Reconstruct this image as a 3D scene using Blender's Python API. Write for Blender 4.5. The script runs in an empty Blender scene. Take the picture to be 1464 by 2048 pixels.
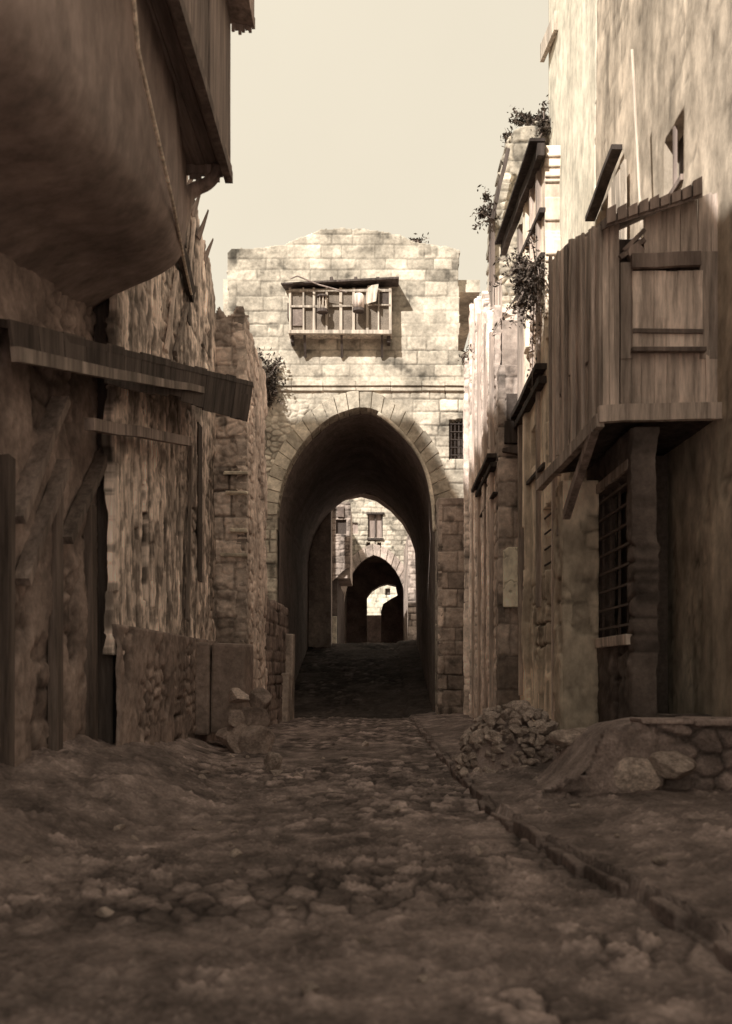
import bpy, bmesh, math, random
import numpy as np
from mathutils import Vector, Matrix
from mathutils.geometry import tessellate_polygon

C = bpy.context
sc = C.scene
col = sc.collection
R = math.radians
random.seed(7)

# ------------------------------------------------------------------ camera, sky, sun, exposure
CX, CY, F, EYE = 750.0, 1340.0, 1900.0, 1.5        # vanishing point and focal length in photo pixels, eye height


def P(px, py, d):
    return Vector(((px - CX) / F * d, d, EYE + (CY - py) / F * d))


cam = bpy.data.cameras.new("camera")
co = bpy.data.objects.new("camera", cam)
col.objects.link(co)
co.location = (0, 0, EYE)
co.rotation_euler = (R(90), 0, 0)
cam.sensor_fit = 'AUTO'
cam.sensor_width = 36
cam.lens = 36 * F / 2048
cam.shift_x = -(CX - 732) / 2048
cam.shift_y = (CY - 1024) / 2048
cam.clip_start = 0.05
cam.clip_end = 2000
cam.dof.use_dof = True
cam.dof.focus_distance = 30
cam.dof.aperture_fstop = 1.5
sc.camera = co

SUN_EL, SUN_AZ = R(42), R(33)                       # azimuth measured from behind the camera towards the left
to_sun = Vector((-math.sin(SUN_AZ) * math.cos(SUN_EL), -math.cos(SUN_AZ) * math.cos(SUN_EL), math.sin(SUN_EL)))
w = bpy.data.worlds.new("World")
sc.world = w
w.use_nodes = True
nt = w.node_tree
bg = nt.nodes['Background']
sky = nt.nodes.new('ShaderNodeTexSky')
sky.sky_type = 'NISHITA'
sky.sun_disc = False
sky.sun_elevation = SUN_EL
sky.sun_rotation = math.atan2(to_sun.x, to_sun.y)
sky.dust_density = 5
bw = nt.nodes.new('ShaderNodeRGBToBW')
rng_ = nt.nodes.new('ShaderNodeMapRange')          # thin bright haze evens the sky out
rng_.inputs[1].default_value = 0
rng_.inputs[2].default_value = 30
rng_.inputs[3].default_value = 5.15
rng_.inputs[4].default_value = 6.05
tint = nt.nodes.new('ShaderNodeMix')
tint.data_type = 'RGBA'
tint.blend_type = 'MULTIPLY'
tint.inputs[0].default_value = 1
tint.inputs[7].default_value = (1.0, 0.9, 0.715, 1)
nt.links.new(sky.outputs[0], bw.inputs[0])
nt.links.new(bw.outputs[0], rng_.inputs[0])
cl = nt.nodes.new('ShaderNodeTexNoise')
cl.inputs['Scale'].default_value = 2.2
cl.inputs['Detail'].default_value = 5
cm = nt.nodes.new('ShaderNodeMapRange')
cm.inputs[1].default_value = .3
cm.inputs[2].default_value = .7
cm.inputs[3].default_value = .95
cm.inputs[4].default_value = 1.04
ctc = nt.nodes.new('ShaderNodeTexCoord')
nt.links.new(ctc.outputs['Generated'], cl.inputs[0])
nt.links.new(cl.outputs[0], cm.inputs[0])
cmu = nt.nodes.new('ShaderNodeMath')
cmu.operation = 'MULTIPLY'
nt.links.new(rng_.outputs[0], cmu.inputs[0])
nt.links.new(cm.outputs[0], cmu.inputs[1])
nt.links.new(cmu.outputs[0], tint.inputs[6])
nt.links.new(tint.outputs[2], bg.inputs[0])
bg.inputs[1].default_value = 0.10

sl = bpy.data.lights.new("sun", 'SUN')
sl.energy = 3.9
sl.angle = R(0.6)
sl.color = (1.0, 0.95, 0.86)
so = bpy.data.objects.new("sun", sl)
col.objects.link(so)
so.rotation_euler = (-to_sun).to_track_quat('-Z', 'Y').to_euler()
so.location = (-20, -30, 40)

sc.view_settings.view_transform = 'Standard'
sc.view_settings.look = 'None'
sc.view_settings.exposure = 0.75
sc.view_settings.gamma = 1
sc.render.engine = 'CYCLES'
sc.cycles.use_denoising = True
sc.cycles.max_bounces = 12
sc.cycles.diffuse_bounces = 8
sc.cycles.sample_clamp_indirect = 6


# ------------------------------------------------------------------ noise
def h2(ix, iy, s):
    ix = ix.astype(np.int64); iy = iy.astype(np.int64)
    n = (ix * 374761393 + iy * 668265263 + s * 974634721) & 0xffffffff
    n = ((n ^ (n >> 13)) * 1274126177) & 0xffffffff
    n = ((n ^ (n >> 16)) * 2246822519) & 0xffffffff
    return ((n ^ (n >> 15)) & 0xffffff) / float(0xffffff)


def vn(x, y, s):
    x = np.asarray(x, float); y = np.asarray(y, float)
    ix = np.floor(x); iy = np.floor(y)
    fx = x - ix; fy = y - iy
    fx = fx * fx * (3 - 2 * fx); fy = fy * fy * (3 - 2 * fy)
    a = h2(ix, iy, s); b = h2(ix + 1, iy, s); c = h2(ix, iy + 1, s); d = h2(ix + 1, iy + 1, s)
    return (a * (1 - fx) + b * fx) * (1 - fy) + (c * (1 - fx) + d * fx) * fy


def fbm(x, y, s, o=4):
    t = 0; a = .5; n = 0
    for k in range(o):
        t = t + a * vn(x * 2 ** k, y * 2 ** k, s + k * 17); n += a; a *= .55
    return t / n


def sst(a, b, x):
    t = np.clip((x - a) / (b - a), 0, 1)
    return t * t * (3 - 2 * t)


def inpoly(x, y, poly):
    r = np.zeros(np.shape(x), bool)
    n = len(poly)
    for i in range(n):
        x0, y0 = poly[i]; x1, y1 = poly[(i + 1) % n]
        if y0 == y1:
            continue
        c = ((y0 > y) != (y1 > y)) & (x < (x1 - x0) * (y - y0) / (y1 - y0) + x0)
        r ^= c
    return r


def smooth(pts, n=6):
    out = []
    for i in range(len(pts) - 1):
        p0 = Vector(pts[max(i - 1, 0)]); p1 = Vector(pts[i]); p2 = Vector(pts[i + 1]); p3 = Vector(pts[min(i + 2, len(pts) - 1)])
        for k in range(n):
            t = k / n
            out.append(0.5 * ((2 * p1) + (p2 - p0) * t + (2 * p0 - 5 * p1 + 4 * p2 - p3) * t * t + (3 * p1 - p0 - 3 * p2 + p3) * t ** 3))
    out.append(Vector(pts[-1]))
    return out


# ------------------------------------------------------------------ materials
def mat(name, base, kind='stone', blotch=.35, bscale=1.2, bump=.5, fine=14, rough=.95):
    m = bpy.data.materials.new(name)
    m.use_nodes = True
    t = m.node_tree; N = t.nodes; L = t.links
    bs = N['Principled BSDF']
    bs.inputs['Roughness'].default_value = rough
    bs.inputs['Specular IOR Level'].default_value = .15
    at = N.new('ShaderNodeAttribute'); at.attribute_name = 'tone'
    tc = N.new('ShaderNodeTexCoord')
    mp = N.new('ShaderNodeMapping')
    L.new(tc.outputs['Object'], mp.inputs[0])
    if kind == 'wood':
        mp.inputs['Scale'].default_value = (1, 1, .09)
    if kind == 'longwood':
        mp.inputs['Scale'].default_value = (1, .09, 1)
    if kind == 'plaster':
        mp.inputs['Scale'].default_value = (1, .8, .5)
    n1 = N.new('ShaderNodeTexNoise'); n1.inputs['Scale'].default_value = bscale; n1.inputs['Detail'].default_value = 6; n1.inputs['Roughness'].default_value = .62
    n2 = N.new('ShaderNodeTexNoise'); n2.inputs['Scale'].default_value = fine; n2.inputs['Detail'].default_value = 8; n2.inputs['Roughness'].default_value = .7
    L.new(mp.outputs[0], n1.inputs[0]); L.new(mp.outputs[0], n2.inputs[0])
    r1 = N.new('ShaderNodeMapRange'); r1.inputs[1].default_value = .38; r1.inputs[2].default_value = .66
    r1.inputs[3].default_value = 1 - blotch; r1.inputs[4].default_value = 1.12
    r2 = N.new('ShaderNodeMapRange'); r2.inputs[1].default_value = .3; r2.inputs[2].default_value = .7
    r2.inputs[3].default_value = .6 if kind != 'wood' else .38; r2.inputs[4].default_value = 1.25
    L.new(n1.outputs[0], r1.inputs[0]); L.new(n2.outputs[0], r2.inputs[0])
    mu = N.new('ShaderNodeMath'); mu.operation = 'MULTIPLY'
    L.new(r1.outputs[0], mu.inputs[0]); L.new(r2.outputs[0], mu.inputs[1])
    x1 = N.new('ShaderNodeVectorMath'); x1.operation = 'SCALE'
    x1.inputs[0].default_value = base[:3] if base[0] > .765 else (base[0], base[1] * .982, base[2] * .985)
    L.new(mu.outputs[0], x1.inputs['Scale'])
    x2 = N.new('ShaderNodeVectorMath'); x2.operation = 'MULTIPLY'
    L.new(x1.outputs[0], x2.inputs[0]); L.new(at.outputs['Vector'], x2.inputs[1])
    L.new(x2.outputs[0], bs.inputs['Base Color'])
    bp = N.new('ShaderNodeBump'); bp.inputs['Strength'].default_value = bump; bp.inputs['Distance'].default_value = .03
    L.new(n2.outputs[0], bp.inputs['Height']); L.new(bp.outputs[0], bs.inputs['Normal'])
    return m


M = dict(
    pale=mat('pale_limestone', (.77, .688, .575), blotch=.52, bscale=.9, fine=7),
    voussoir=mat('arch_stone', (.62, .56, .46), blotch=.4, bscale=1.5, fine=8),
    brown=mat('brown_stone', (.68, .572, .505), blotch=.5, bscale=1.0, fine=7, bump=.8),
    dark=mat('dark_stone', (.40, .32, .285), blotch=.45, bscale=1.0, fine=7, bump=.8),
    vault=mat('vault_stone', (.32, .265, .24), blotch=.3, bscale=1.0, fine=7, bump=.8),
    plaster=mat('limewash', (.82, .755, .63), 'plaster', blotch=.25, bscale=.9, fine=5, bump=.4),
    render=mat('tan_plaster', (.67, .575, .465), 'plaster', blotch=.4, bscale=.9, fine=5, bump=.5),
    wood=mat('weathered_wood', (.76, .645, .57), 'wood', blotch=.5, bscale=3, fine=10, bump=.8),
    darkwood=mat('dark_wood', (.15, .124, .112), 'wood', blotch=.4, bscale=3, fine=10),
    midwood=mat('brown_wood', (.46, .375, .335), 'wood', blotch=.4, bscale=3, fine=10),
    palewood=mat('pale_wood', (.66, .58, .49), 'wood', blotch=.3, bscale=3, fine=12),
    lattice=mat('lattice_wood', (.25, .212, .175), blotch=.2, bscale=4, fine=30),
    dirt=mat('street_dirt', (.4, .322, .298), blotch=.5, bscale=2.2, fine=30, bump=1.0),
    soot=mat('sooty_plaster', (.38, .308, .28), 'plaster', blotch=.28, bscale=.7, fine=3, bump=.12),  # dark brown plaster for the cove and joists
    rubble=mat('rubble_stone', (.64, .53, .47), blotch=.45, bscale=4, fine=10, bump=.9),
    iron=mat('old_iron', (.09, .073, .066), blotch=.2, fine=30, rough=.7),
    leaf=mat('leaf', (.1, .082, .068), blotch=.4, bscale=5, fine=20),
    basalt=mat('dark_step_stone', (.13, .106, .096), blotch=.3, fine=8),  # street colour darkened to paint in the passage shade
    sootstone=mat('sooty_stone', (.17, .14, .127), blotch=.45, bscale=1.2, fine=6, bump=.8),  # shade under the bay and in the courtyard put into the colour
    longwood=mat('smoked_boards', (.40, .33, .3), 'longwood', blotch=.4, bscale=3, fine=12, bump=.7),  # brown boards with the grain running along the street
    hole=mat('dark_interior', (.11, .09, .08), blotch=.2),
)


# ------------------------------------------------------------------ mesh builder
class MB:
    def __init__(self):
        self.v = []; self.f = []; self.t = []; self.p = []

    def add(self, verts, faces, tone=1.0):
        b = len(self.v)
        self.p.append((b, len(self.f), len(verts), len(faces)))
        self.v += [tuple(p) for p in verts]
        self.f += [tuple(b + i for i in f) for f in faces]
        self.t += list(tone) if isinstance(tone, (list, tuple)) else [tone] * len(verts)

    def hexa(self, p, tone=1.0):            # 8 corners: bottom 4 ccw, top 4 ccw
        self.add(p, [(0, 3, 2, 1), (4, 5, 6, 7), (0, 1, 5, 4), (1, 2, 6, 5), (2, 3, 7, 6), (3, 0, 4, 7)], tone)

    def box(self, x0, x1, y0, y1, z0, z1, tone=1.0, j=0.0):
        p = [(x0, y0, z0), (x1, y0, z0), (x1, y1, z0), (x0, y1, z0), (x0, y0, z1), (x1, y0, z1), (x1, y1, z1), (x0, y1, z1)]
        if j:
            p = [tuple(c + random.uniform(-j, j) for c in q) for q in p]
        self.hexa(p, tone)

    def bar(self, a, b, w_, h_, tone=1.0, up=Vector((0, 0, 1)), seg=1, wob=0.0, taper=1.0):
        a = Vector(a); b = Vector(b)
        d = (b - a).normalized()
        s = d.cross(up)
        if s.length < 1e-4:
            s = d.cross(Vector((0, 1, 0)))
        s.normalize(); u = s.cross(d).normalized()
        rings = []
        for k in range(seg + 1):
            t = k / seg
            c = a.lerp(b, t)
            if 0 < k < seg and wob:
                c = c + s * random.uniform(-wob, wob) + u * random.uniform(-wob, wob)
            q = 1 + (taper - 1) * t
            rings.append([c - s * w_ / 2 * q - u * h_ / 2 * q, c + s * w_ / 2 * q - u * h_ / 2 * q, c + s * w_ / 2 * q + u * h_ / 2 * q, c - s * w_ / 2 * q + u * h_ / 2 * q])
        vs = [p for r in rings for p in r]
        fs = [(3, 2, 1, 0)]
        for k in range(seg):
            o = 4 * k
            for i in range(4):
                j = (i + 1) % 4
                fs.append((o + i, o + j, o + 4 + j, o + 4 + i))
        o = 4 * seg
        fs.append((o, o + 1, o + 2, o + 3))
        self.add(vs, fs, tone)

    def tube(self, pts, rad, n=8, tone=1.0):
        pts = [Vector(p) for p in pts]
        rs = rad if isinstance(rad, (list, tuple)) else [rad] * len(pts)
        vs = []
        for i, p in enumerate(pts):
            d = (pts[min(i + 1, len(pts) - 1)] - pts[max(i - 1, 0)]).normalized()
            s = d.cross(Vector((.13, .2, .97))); s.normalize(); u = s.cross(d)
            for k in range(n):
                a = 2 * math.pi * k / n
                vs.append(p + s * math.cos(a) * rs[i] + u * math.sin(a) * rs[i])
        fs = []
        for i in range(len(pts) - 1):
            for k in range(n):
                j = (k + 1) % n
                fs.append((i * n + k, i * n + j, (i + 1) * n + j, (i + 1) * n + k))
        fs.append(tuple(range(n - 1, -1, -1)))
        o = (len(pts) - 1) * n
        fs.append(tuple(o + k for k in range(n)))
        self.add(vs, fs, tone)

    def board(self, a, b, zb, zt, nrm, th, tone, seg=5):
        """one upright plank from plan point a to b, zb/zt = bottom and top heights at both edges"""
        vs = []; fs = []
        wl = [random.uniform(-.012, .012) for _ in range(seg + 1)]
        for k in range(seg + 1):
            t = k / seg
            o = nrm * wl[k]
            z0 = zb[0] + (zt[0] - zb[0]) * t; z1 = zb[1] + (zt[1] - zb[1]) * t
            e = random.uniform(-.008, .008)
            dd = (b - a) * e
            for q, z in ((a + o + dd, z0), (b + o - dd, z1)):
                vs.append((q.x, q.y, z)); vs.append((q.x - nrm.x * th, q.y - nrm.y * th, z))
        for k in range(seg):
            i = 4 * k; j = i + 4
            fs += [(i, i + 2, j + 2, j), (i + 3, i + 1, j + 1, j + 3), (i + 1, i, j, j + 1), (i + 2, i + 3, j + 3, j + 2)]
        fs += [(0, 1, 3, 2), (4 * seg, 4 * seg + 2, 4 * seg + 3, 4 * seg + 1)]
        self.add(vs, fs, tone)

    def planks(self, a, b, zb, zt, n, nrm, th=.04, jit=.02, rag=.08, gap=.02, tone=(.6, 1.25), split=0.0):
        a = Vector((a[0], a[1], 0)); b = Vector((b[0], b[1], 0)); nrm = Vector((nrm[0], nrm[1], 0)).normalized()
        ws = [random.uniform(.7, 1.3) for _ in range(n)]
        s = sum(ws); t = 0
        for w_ in ws:
            t0 = t; t1 = t + w_ / s; t = t1
            g = gap * random.uniform(.2, 1.6) * (t1 - t0)
            o = nrm * random.uniform(-jit, jit)
            p = a.lerp(b, t0 + g) + o; q = a.lerp(b, t1 - g) + o + nrm * random.uniform(-jit, jit) * .5
            e = random.uniform(-rag, rag)
            zt0 = zt(t0) + e + random.uniform(-rag, rag) * .5; zt1 = zt(t1) + e + random.uniform(-rag, rag) * .5
            e = random.uniform(-rag, rag) * .6
            tn = random.uniform(*tone)
            if random.random() < split:
                zm = zb(t0) + (zt0 - zb(t0)) * random.uniform(.3, .7)
                self.board(p, q, (zb(t0) + e, zb(t1) + e), (zm, zm + random.uniform(-.03, .03)), nrm, th, tn)
                self.board(p + nrm * random.uniform(.0, .02), q + nrm * random.uniform(0, .02), (zm + .02, zm + .03), (zt0, zt1), nrm, th, random.uniform(*tone))
            else:
                self.board(p, q, (zb(t0) + e, zb(t1) + e), (zt0, zt1), nrm, th, tn)

    def build_each(self, name, material, parent=None, bevel=0.0, smooth_=False):
        out = []
        for (b, f, nv_, nf) in self.p:
            m = MB()
            m.v = self.v[b:b + nv_]; m.t = self.t[b:b + nv_]
            m.f = [tuple(i - b for i in q) for q in self.f[f:f + nf]]
            out.append(m.build(name, material, parent, bevel, smooth_))
        return out

    def build(self, name, material, parent=None, bevel=0.0, smooth_=False):
        off = root_loc(parent)
        me = bpy.data.meshes.new(name)
        me.from_pydata([(x - off.x, y - off.y, z - off.z) for x, y, z in self.v], [], self.f)
        at = me.attributes.new('tone', 'FLOAT_COLOR', 'POINT')
        tt = np.array(self.t, float)
        at.data.foreach_set('color', np.stack([tt, tt, tt, np.ones_like(tt)], 1).ravel())
        me.materials.append(material)
        bm = bmesh.new(); bm.from_mesh(me); bmesh.ops.recalc_face_normals(bm, faces=bm.faces); bm.to_mesh(me); bm.free()
        if smooth_:
            me.shade_smooth()
        o = bpy.data.objects.new(name, me)
        col.objects.link(o)
        if parent:
            o.parent = parent
        if bevel:
            bv = o.modifiers.new('bevel', 'BEVEL'); bv.width = bevel; bv.segments = 2; bv.limit_method = 'ANGLE'
        return o


def root_loc(o):
    v = Vector((0, 0, 0))
    while o is not None:
        v = v + Vector(o.location); o = o.parent
    return v


def tag(o, label=None, cat=None, group=None, kind=None):
    if label: o['label'] = label
    if cat: o['category'] = cat
    if group: o['group'] = group
    if kind: o['kind'] = kind
    return o


def thing(name, label, cat, loc=(0, 0, 0), group=None):
    o = bpy.data.objects.new(name, None)
    col.objects.link(o)
    o.location = loc
    o.empty_display_size = .115
    return tag(o, label, cat, group)


# ------------------------------------------------------------------ relief panels
def ashlar(u, v, seed, ch=(.3, .5), bw_=(.4, .95), joint=.022, depth=.03, warp=.02, dark=.12):
    r = np.random.RandomState(seed)
    uu = u + (fbm(u * 2.2, v * 2.2, seed + 1, 3) - .5) * warp * 3 + (fbm(u * 9, v * 9, seed + 3, 2) - .5) * warp
    vv = v + (fbm(u * 2.2 + 9, v * 2.2, seed + 2, 3) - .5) * warp * 2.4 + (fbm(u * 9, v * 9 + 5, seed + 4, 2) - .5) * warp
    v0, v1 = v.min() - .3, v.max() + .6
    cs = [v0]
    while cs[-1] < v1:
        cs.append(cs[-1] + r.uniform(*ch))
    cs = np.array(cs)
    ci = np.clip(np.searchsorted(cs, vv) - 1, 0, len(cs) - 2)
    dv = np.minimum(vv - cs[ci], cs[ci + 1] - vv)
    du = np.full(u.shape, 9.0); bi = np.zeros(u.shape, int)
    for c in range(len(cs) - 1):
        m = ci == c
        if not m.any():
            continue
        bs = [u.min() - r.uniform(.3, 1)]
        while bs[-1] < u.max() + .5:
            bs.append(bs[-1] + r.uniform(*bw_))
        bs = np.array(bs)
        k = np.clip(np.searchsorted(bs, uu[m]) - 1, 0, len(bs) - 2)
        du[m] = np.minimum(uu[m] - bs[k], bs[k + 1] - uu[m])
        bi[m] = k
    d = np.minimum(du, dv)
    j = sst(joint * .35, joint, d)
    q = h2(bi, ci, seed + 5); q2 = h2(bi, ci, seed + 6)
    pit = fbm(u * 6, v * 6, seed + 8, 4)
    worn = sst(.5, .75, fbm(u * .8, v * .8, seed + 9, 3))            # worn joints in patches
    jj = 1 - (1 - j) * (.45 + .55 * worn)
    h = -depth * (1 - jj) + (q - .5) * depth * .5 * j + (pit - .5) * depth * .9
    tone = (.8 + .32 * q) * (1 - .72 * (1 - jj))
    tone = tone * np.where((q2 < dark), .58 + .3 * pit, 1)
    stain = sst(.56, .78, fbm(u * 2.6 + 3, v * 2.6, seed + 12, 5))
    tone = tone * (1 - .62 * stain)
    return h, tone


def rubblework(u, v, seed, size=.25, depth=.06):
    r = np.random.RandomState(seed)
    U = u / size + (fbm(u * 3, v * 3, seed + 1, 2) - .5) * .9; V = v / (size * .72)
    iu = np.floor(U); iv = np.floor(V)
    f1 = np.full(u.shape, 9.); f2 = np.full(u.shape, 9.); q = np.zeros(u.shape)
    for a in (-1, 0, 1):
        for b in (-1, 0, 1):
            cu = iu + a + .15 + .7 * h2(iu + a, iv + b, seed); cv = iv + b + .15 + .7 * h2(iu + a, iv + b, seed + 1)
            d = np.hypot(U - cu, V - cv); n = d < f1
            f2 = np.where(n, f1, np.minimum(f2, d)); q = np.where(n, h2(iu + a, iv + b, seed + 2), q); f1 = np.where(n, d, f1)
    e = sst(.03, .28, f2 - f1)
    pit = fbm(u * 7, v * 7, seed + 5, 4)
    h = depth * (e - .6) * (.6 + .8 * q) + (pit - .5) * depth * .7
    tone = (.55 + .45 * e) * (.7 + .5 * q) * (.75 + .5 * pit)
    return h, tone


def oldwall(u, v, seed, plaster=.5):
    """uneven masonry under broken plaster"""
    a, b = ashlar(u, v, seed, (.28, .5), (.35, .8), .035, .05, .05, .2)
    c, d = rubblework(u, v, seed + 2, .3, .05)
    k = sst(.44, .56, fbm(u * 1.1, v * 1.1, seed + 4, 3))
    h = a * (1 - k) + c * k * .7; t = b * (1 - k) + d * 1.15 * k
    p = sst(.60 - .3 * plaster, .68 - .3 * plaster, fbm(u * 1.3, v * .8, seed + 6, 5))
    f = fbm(u * 5, v * 4, seed + 7, 5)
    h = h * (1 - .8 * p) + p * (.03 + (f - .5) * .05); t = t * (1 - p) + p * (.65 + .75 * f)
    return h, t


def boards(u, v, seed, wd=.17, gaps=.1):
    """rough cladding: narrow boards of uneven depth, splits, missing lengths, flaking limewash"""
    uu = u + (fbm(u * 1.5, v * .35, seed, 3) - .5) * .22 + (fbm(u * 6, v * 1.2, seed + 1, 2) - .5) * .03
    k = np.floor(uu / wd); f = uu / wd - k
    ln = np.floor(v / 1.7 + 3 * h2(k, k * 0, seed + 2)); q = h2(k, ln, seed + 3); q2 = h2(k, ln, seed + 4)
    e = np.minimum(f, 1 - f)
    gap = sst(.12, .02, e)
    st = fbm(u * 22, v * .9, seed + 5, 3); sp = fbm(u * 7, v * 5, seed + 6, 5); big = fbm(u * .9, v * .6, seed + 7, 4)
    miss = (q2 < gaps) * sst(.02, .12, e)
    h = (q - .5) * .045 - gap * .04 + (st - .5) * .04 + (sp - .5) * .04 - miss * .12
    flake = sst(.52, .62, sp * .6 + big * .45 + (st - .5) * .25)
    t = (.65 + .55 * q) * (.72 + .66 * st) * (1 - .65 * gap) * (1 - .6 * miss)
    t = t * (1 - flake) + flake * (1.45 + .5 * st)
    return h, t


def mixwall(u, v, seed):
    """crumbling plaster and rough boards, stained in long streaks"""
    a, b = boards(u, v, seed, .15, .07)
    c, d = oldwall(u * .7, v, seed + 20, .7)
    k = sst(.42, .56, fbm(u * .7, v * .5, seed + 30, 4))
    st = fbm(u * 9, v * .5, seed + 31, 4)
    sp = fbm(u * 6, v * 5, seed + 32, 5)
    h = a * (1 - k) + (c * 1.0 + (sp - .5) * .03) * k
    t = b * (1 - k) + d * (.6 + .95 * st) * k
    t = t * (.55 + .9 * sst(.35, .65, sp)) * (.75 + .5 * sst(.35, .65, fbm(u * .8, v * .7, seed + 33, 3)))
    return h, t


def panel(name, O, U, V, Nn, w_, h_, res, fn, material, parent=None, mask=None, thick=.12, smooth_=True):
    """a wall skin with modelled joints and stones; U,V span it, N points outwards, skirts turn back round its edge"""
    nu = max(2, int(w_ / res)); nv = max(2, int(h_ / res))
    u, v = np.meshgrid(np.linspace(0, w_, nu + 1), np.linspace(0, h_, nv + 1))
    hh, tone = fn(u, v)
    O = np.array(O, float); U = np.array(U, float); V = np.array(V, float); Nn = np.array(Nn, float)
    off = np.array(root_loc(parent))
    pts = O + u[..., None] * U + v[..., None] * V + hh[..., None] * Nn - off
    pts = pts.reshape(-1, 3); tone = np.clip(tone, .05, 1.9).ravel()
    idx = np.arange((nu + 1) * (nv + 1)).reshape(nv + 1, nu + 1)
    q = np.stack([idx[:-1, :-1], idx[:-1, 1:], idx[1:, 1:], idx[1:, :-1]], -1)
    if mask is not None:
        cu = (u[:-1, :-1] + u[1:, 1:]) / 2; cv = (v[:-1, :-1] + v[1:, 1:]) / 2
        q = q[mask(cu, cv)]
    q = q.reshape(-1, 4)
    if np.dot(np.cross(U, V), Nn) < 0:
        q = q[:, ::-1]
    # boundary skirts
    e = np.concatenate([q[:, [0, 1]], q[:, [1, 2]], q[:, [2, 3]], q[:, [3, 0]]])
    big = pts.shape[0]
    key = np.minimum(e[:, 0], e[:, 1]).astype(np.int64) * big + np.maximum(e[:, 0], e[:, 1])
    uq, inv, cnt = np.unique(key, return_inverse=True, return_counts=True)
    be = e[cnt[inv] == 1]
    bv = np.unique(be)
    mp = np.full(big, -1); mp[bv] = big + np.arange(len(bv))
    pts = np.concatenate([pts, pts[bv] - Nn * thick]); tone = np.concatenate([tone, tone[bv]])
    sk = np.stack([be[:, 1], be[:, 0], mp[be[:, 0]], mp[be[:, 1]]], 1)
    q = np.concatenate([q, sk])
    used = np.unique(q)
    re = np.full(len(pts), -1); re[used] = np.arange(len(used))
    pts = pts[used]; tone = tone[used]; q = re[q]
    me = bpy.data.meshes.new(name)
    me.vertices.add(len(pts)); me.vertices.foreach_set('co', pts.ravel())
    me.loops.add(q.size); me.loops.foreach_set('vertex_index', q.ravel().astype(np.int32))
    me.polygons.add(len(q)); me.polygons.foreach_set('loop_start', np.arange(0, q.size, 4, dtype=np.int32))
    me.update(calc_edges=True)
    at = me.attributes.new('tone', 'FLOAT_COLOR', 'POINT')
    at.data.foreach_set('color', np.stack([tone, tone, tone, np.ones_like(tone)], 1).ravel())
    me.materials.append(material)
    me.validate()
    if smooth_:
        me.shade_smooth()
    o = bpy.data.objects.new(name, me)
    col.objects.link(o)
    if parent:
        o.parent = parent
    return o


X, Y, Z = (1, 0, 0), (0, 1, 0), (0, 0, 1)
NX, NY = (-1, 0, 0), (0, -1, 0)


def front(name, x0, x1, z0, z1, y, res, fn, m, parent, mask=None, thick=.12):
    mk = (lambda u, v: mask(u + x0, v + z0)) if mask else None
    return panel(name, (x0, y, z0), X, Z, NY, x1 - x0, z1 - z0, res, fn, m, parent, mk, thick)


def side(name, a, b, z0, z1, res, fn, m, parent, mask=None, thick=.12, flip=False):
    """upright skin along plan line a->b; normal points to the street's middle (left unless flip)"""
    a = Vector((a[0], a[1], 0)); b = Vector((b[0], b[1], 0)); d = (b - a); L_ = d.length; d.normalize()
    n = Vector((-d.y, d.x, 0)) if not flip else Vector((d.y, -d.x, 0))
    mk = (lambda u, v: mask(u + a.y, v + z0)) if mask else None
    return panel(name, (a.x, a.y, z0), tuple(d), Z, tuple(n), L_, z1 - z0, res, fn, m, parent, mk, thick)


def slab_with_holes(mb, outer, holes, y0, y1, tone=1.0):
    """wall in the XZ plane between y0 and y1, with openings cut through"""
    loops = [[Vector((p[0], p[1], 0)) for p in lp] for lp in [outer] + holes]
    tris = tessellate_polygon(loops)
    flat = [p for lp in loops for p in lp]
    n = len(flat)
    vs = [(p.x, y0, p.y) for p in flat] + [(p.x, y1, p.y) for p in flat]
    fs = [tuple(t) for t in tris] + [tuple(i + n for i in reversed(t)) for t in tris]
    o = 0
    for lp in loops:
        k = len(lp)
        for i in range(k):
            j = (i + 1) % k
            fs.append((o + i, o + j, n + o + j, n + o + i))
        o += k
    mb.add(vs, fs, tone)


# ------------------------------------------------------------------ plants, stones
def leaf_cloud(mb, c, rad, n, size, seed, drop=0.0):
    r = random.Random(seed)
    cl = [(Vector((r.gauss(0, .45) * rad[0], r.gauss(0, .45) * rad[1], r.gauss(0, .45) * rad[2])), r.uniform(.25, .55)) for _ in range(max(4, n // 45))]
    for _ in range(n):
        q, s = r.choice(cl)
        p = Vector(c) + q + Vector((r.gauss(0, 1) * rad[0], r.gauss(0, 1) * rad[1], r.gauss(0, 1) * rad[2])) * s * .55
        p.z -= drop * r.random() ** 2
        a = Vector((r.gauss(0, 1), r.gauss(0, 1), r.gauss(0, 1) + .3)).normalized()
        b = a.cross(Vector((r.gauss(0, 1), r.gauss(0, 1), r.gauss(0, 1)))).normalized()
        l = size * r.uniform(.6, 1.5)
        mb.add([p - a * l, p + b * l * .38 + a * l * .1, p + a * l, p - b * l * .38], [(0, 1, 2, 3)], r.uniform(.5, 1.6))


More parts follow.
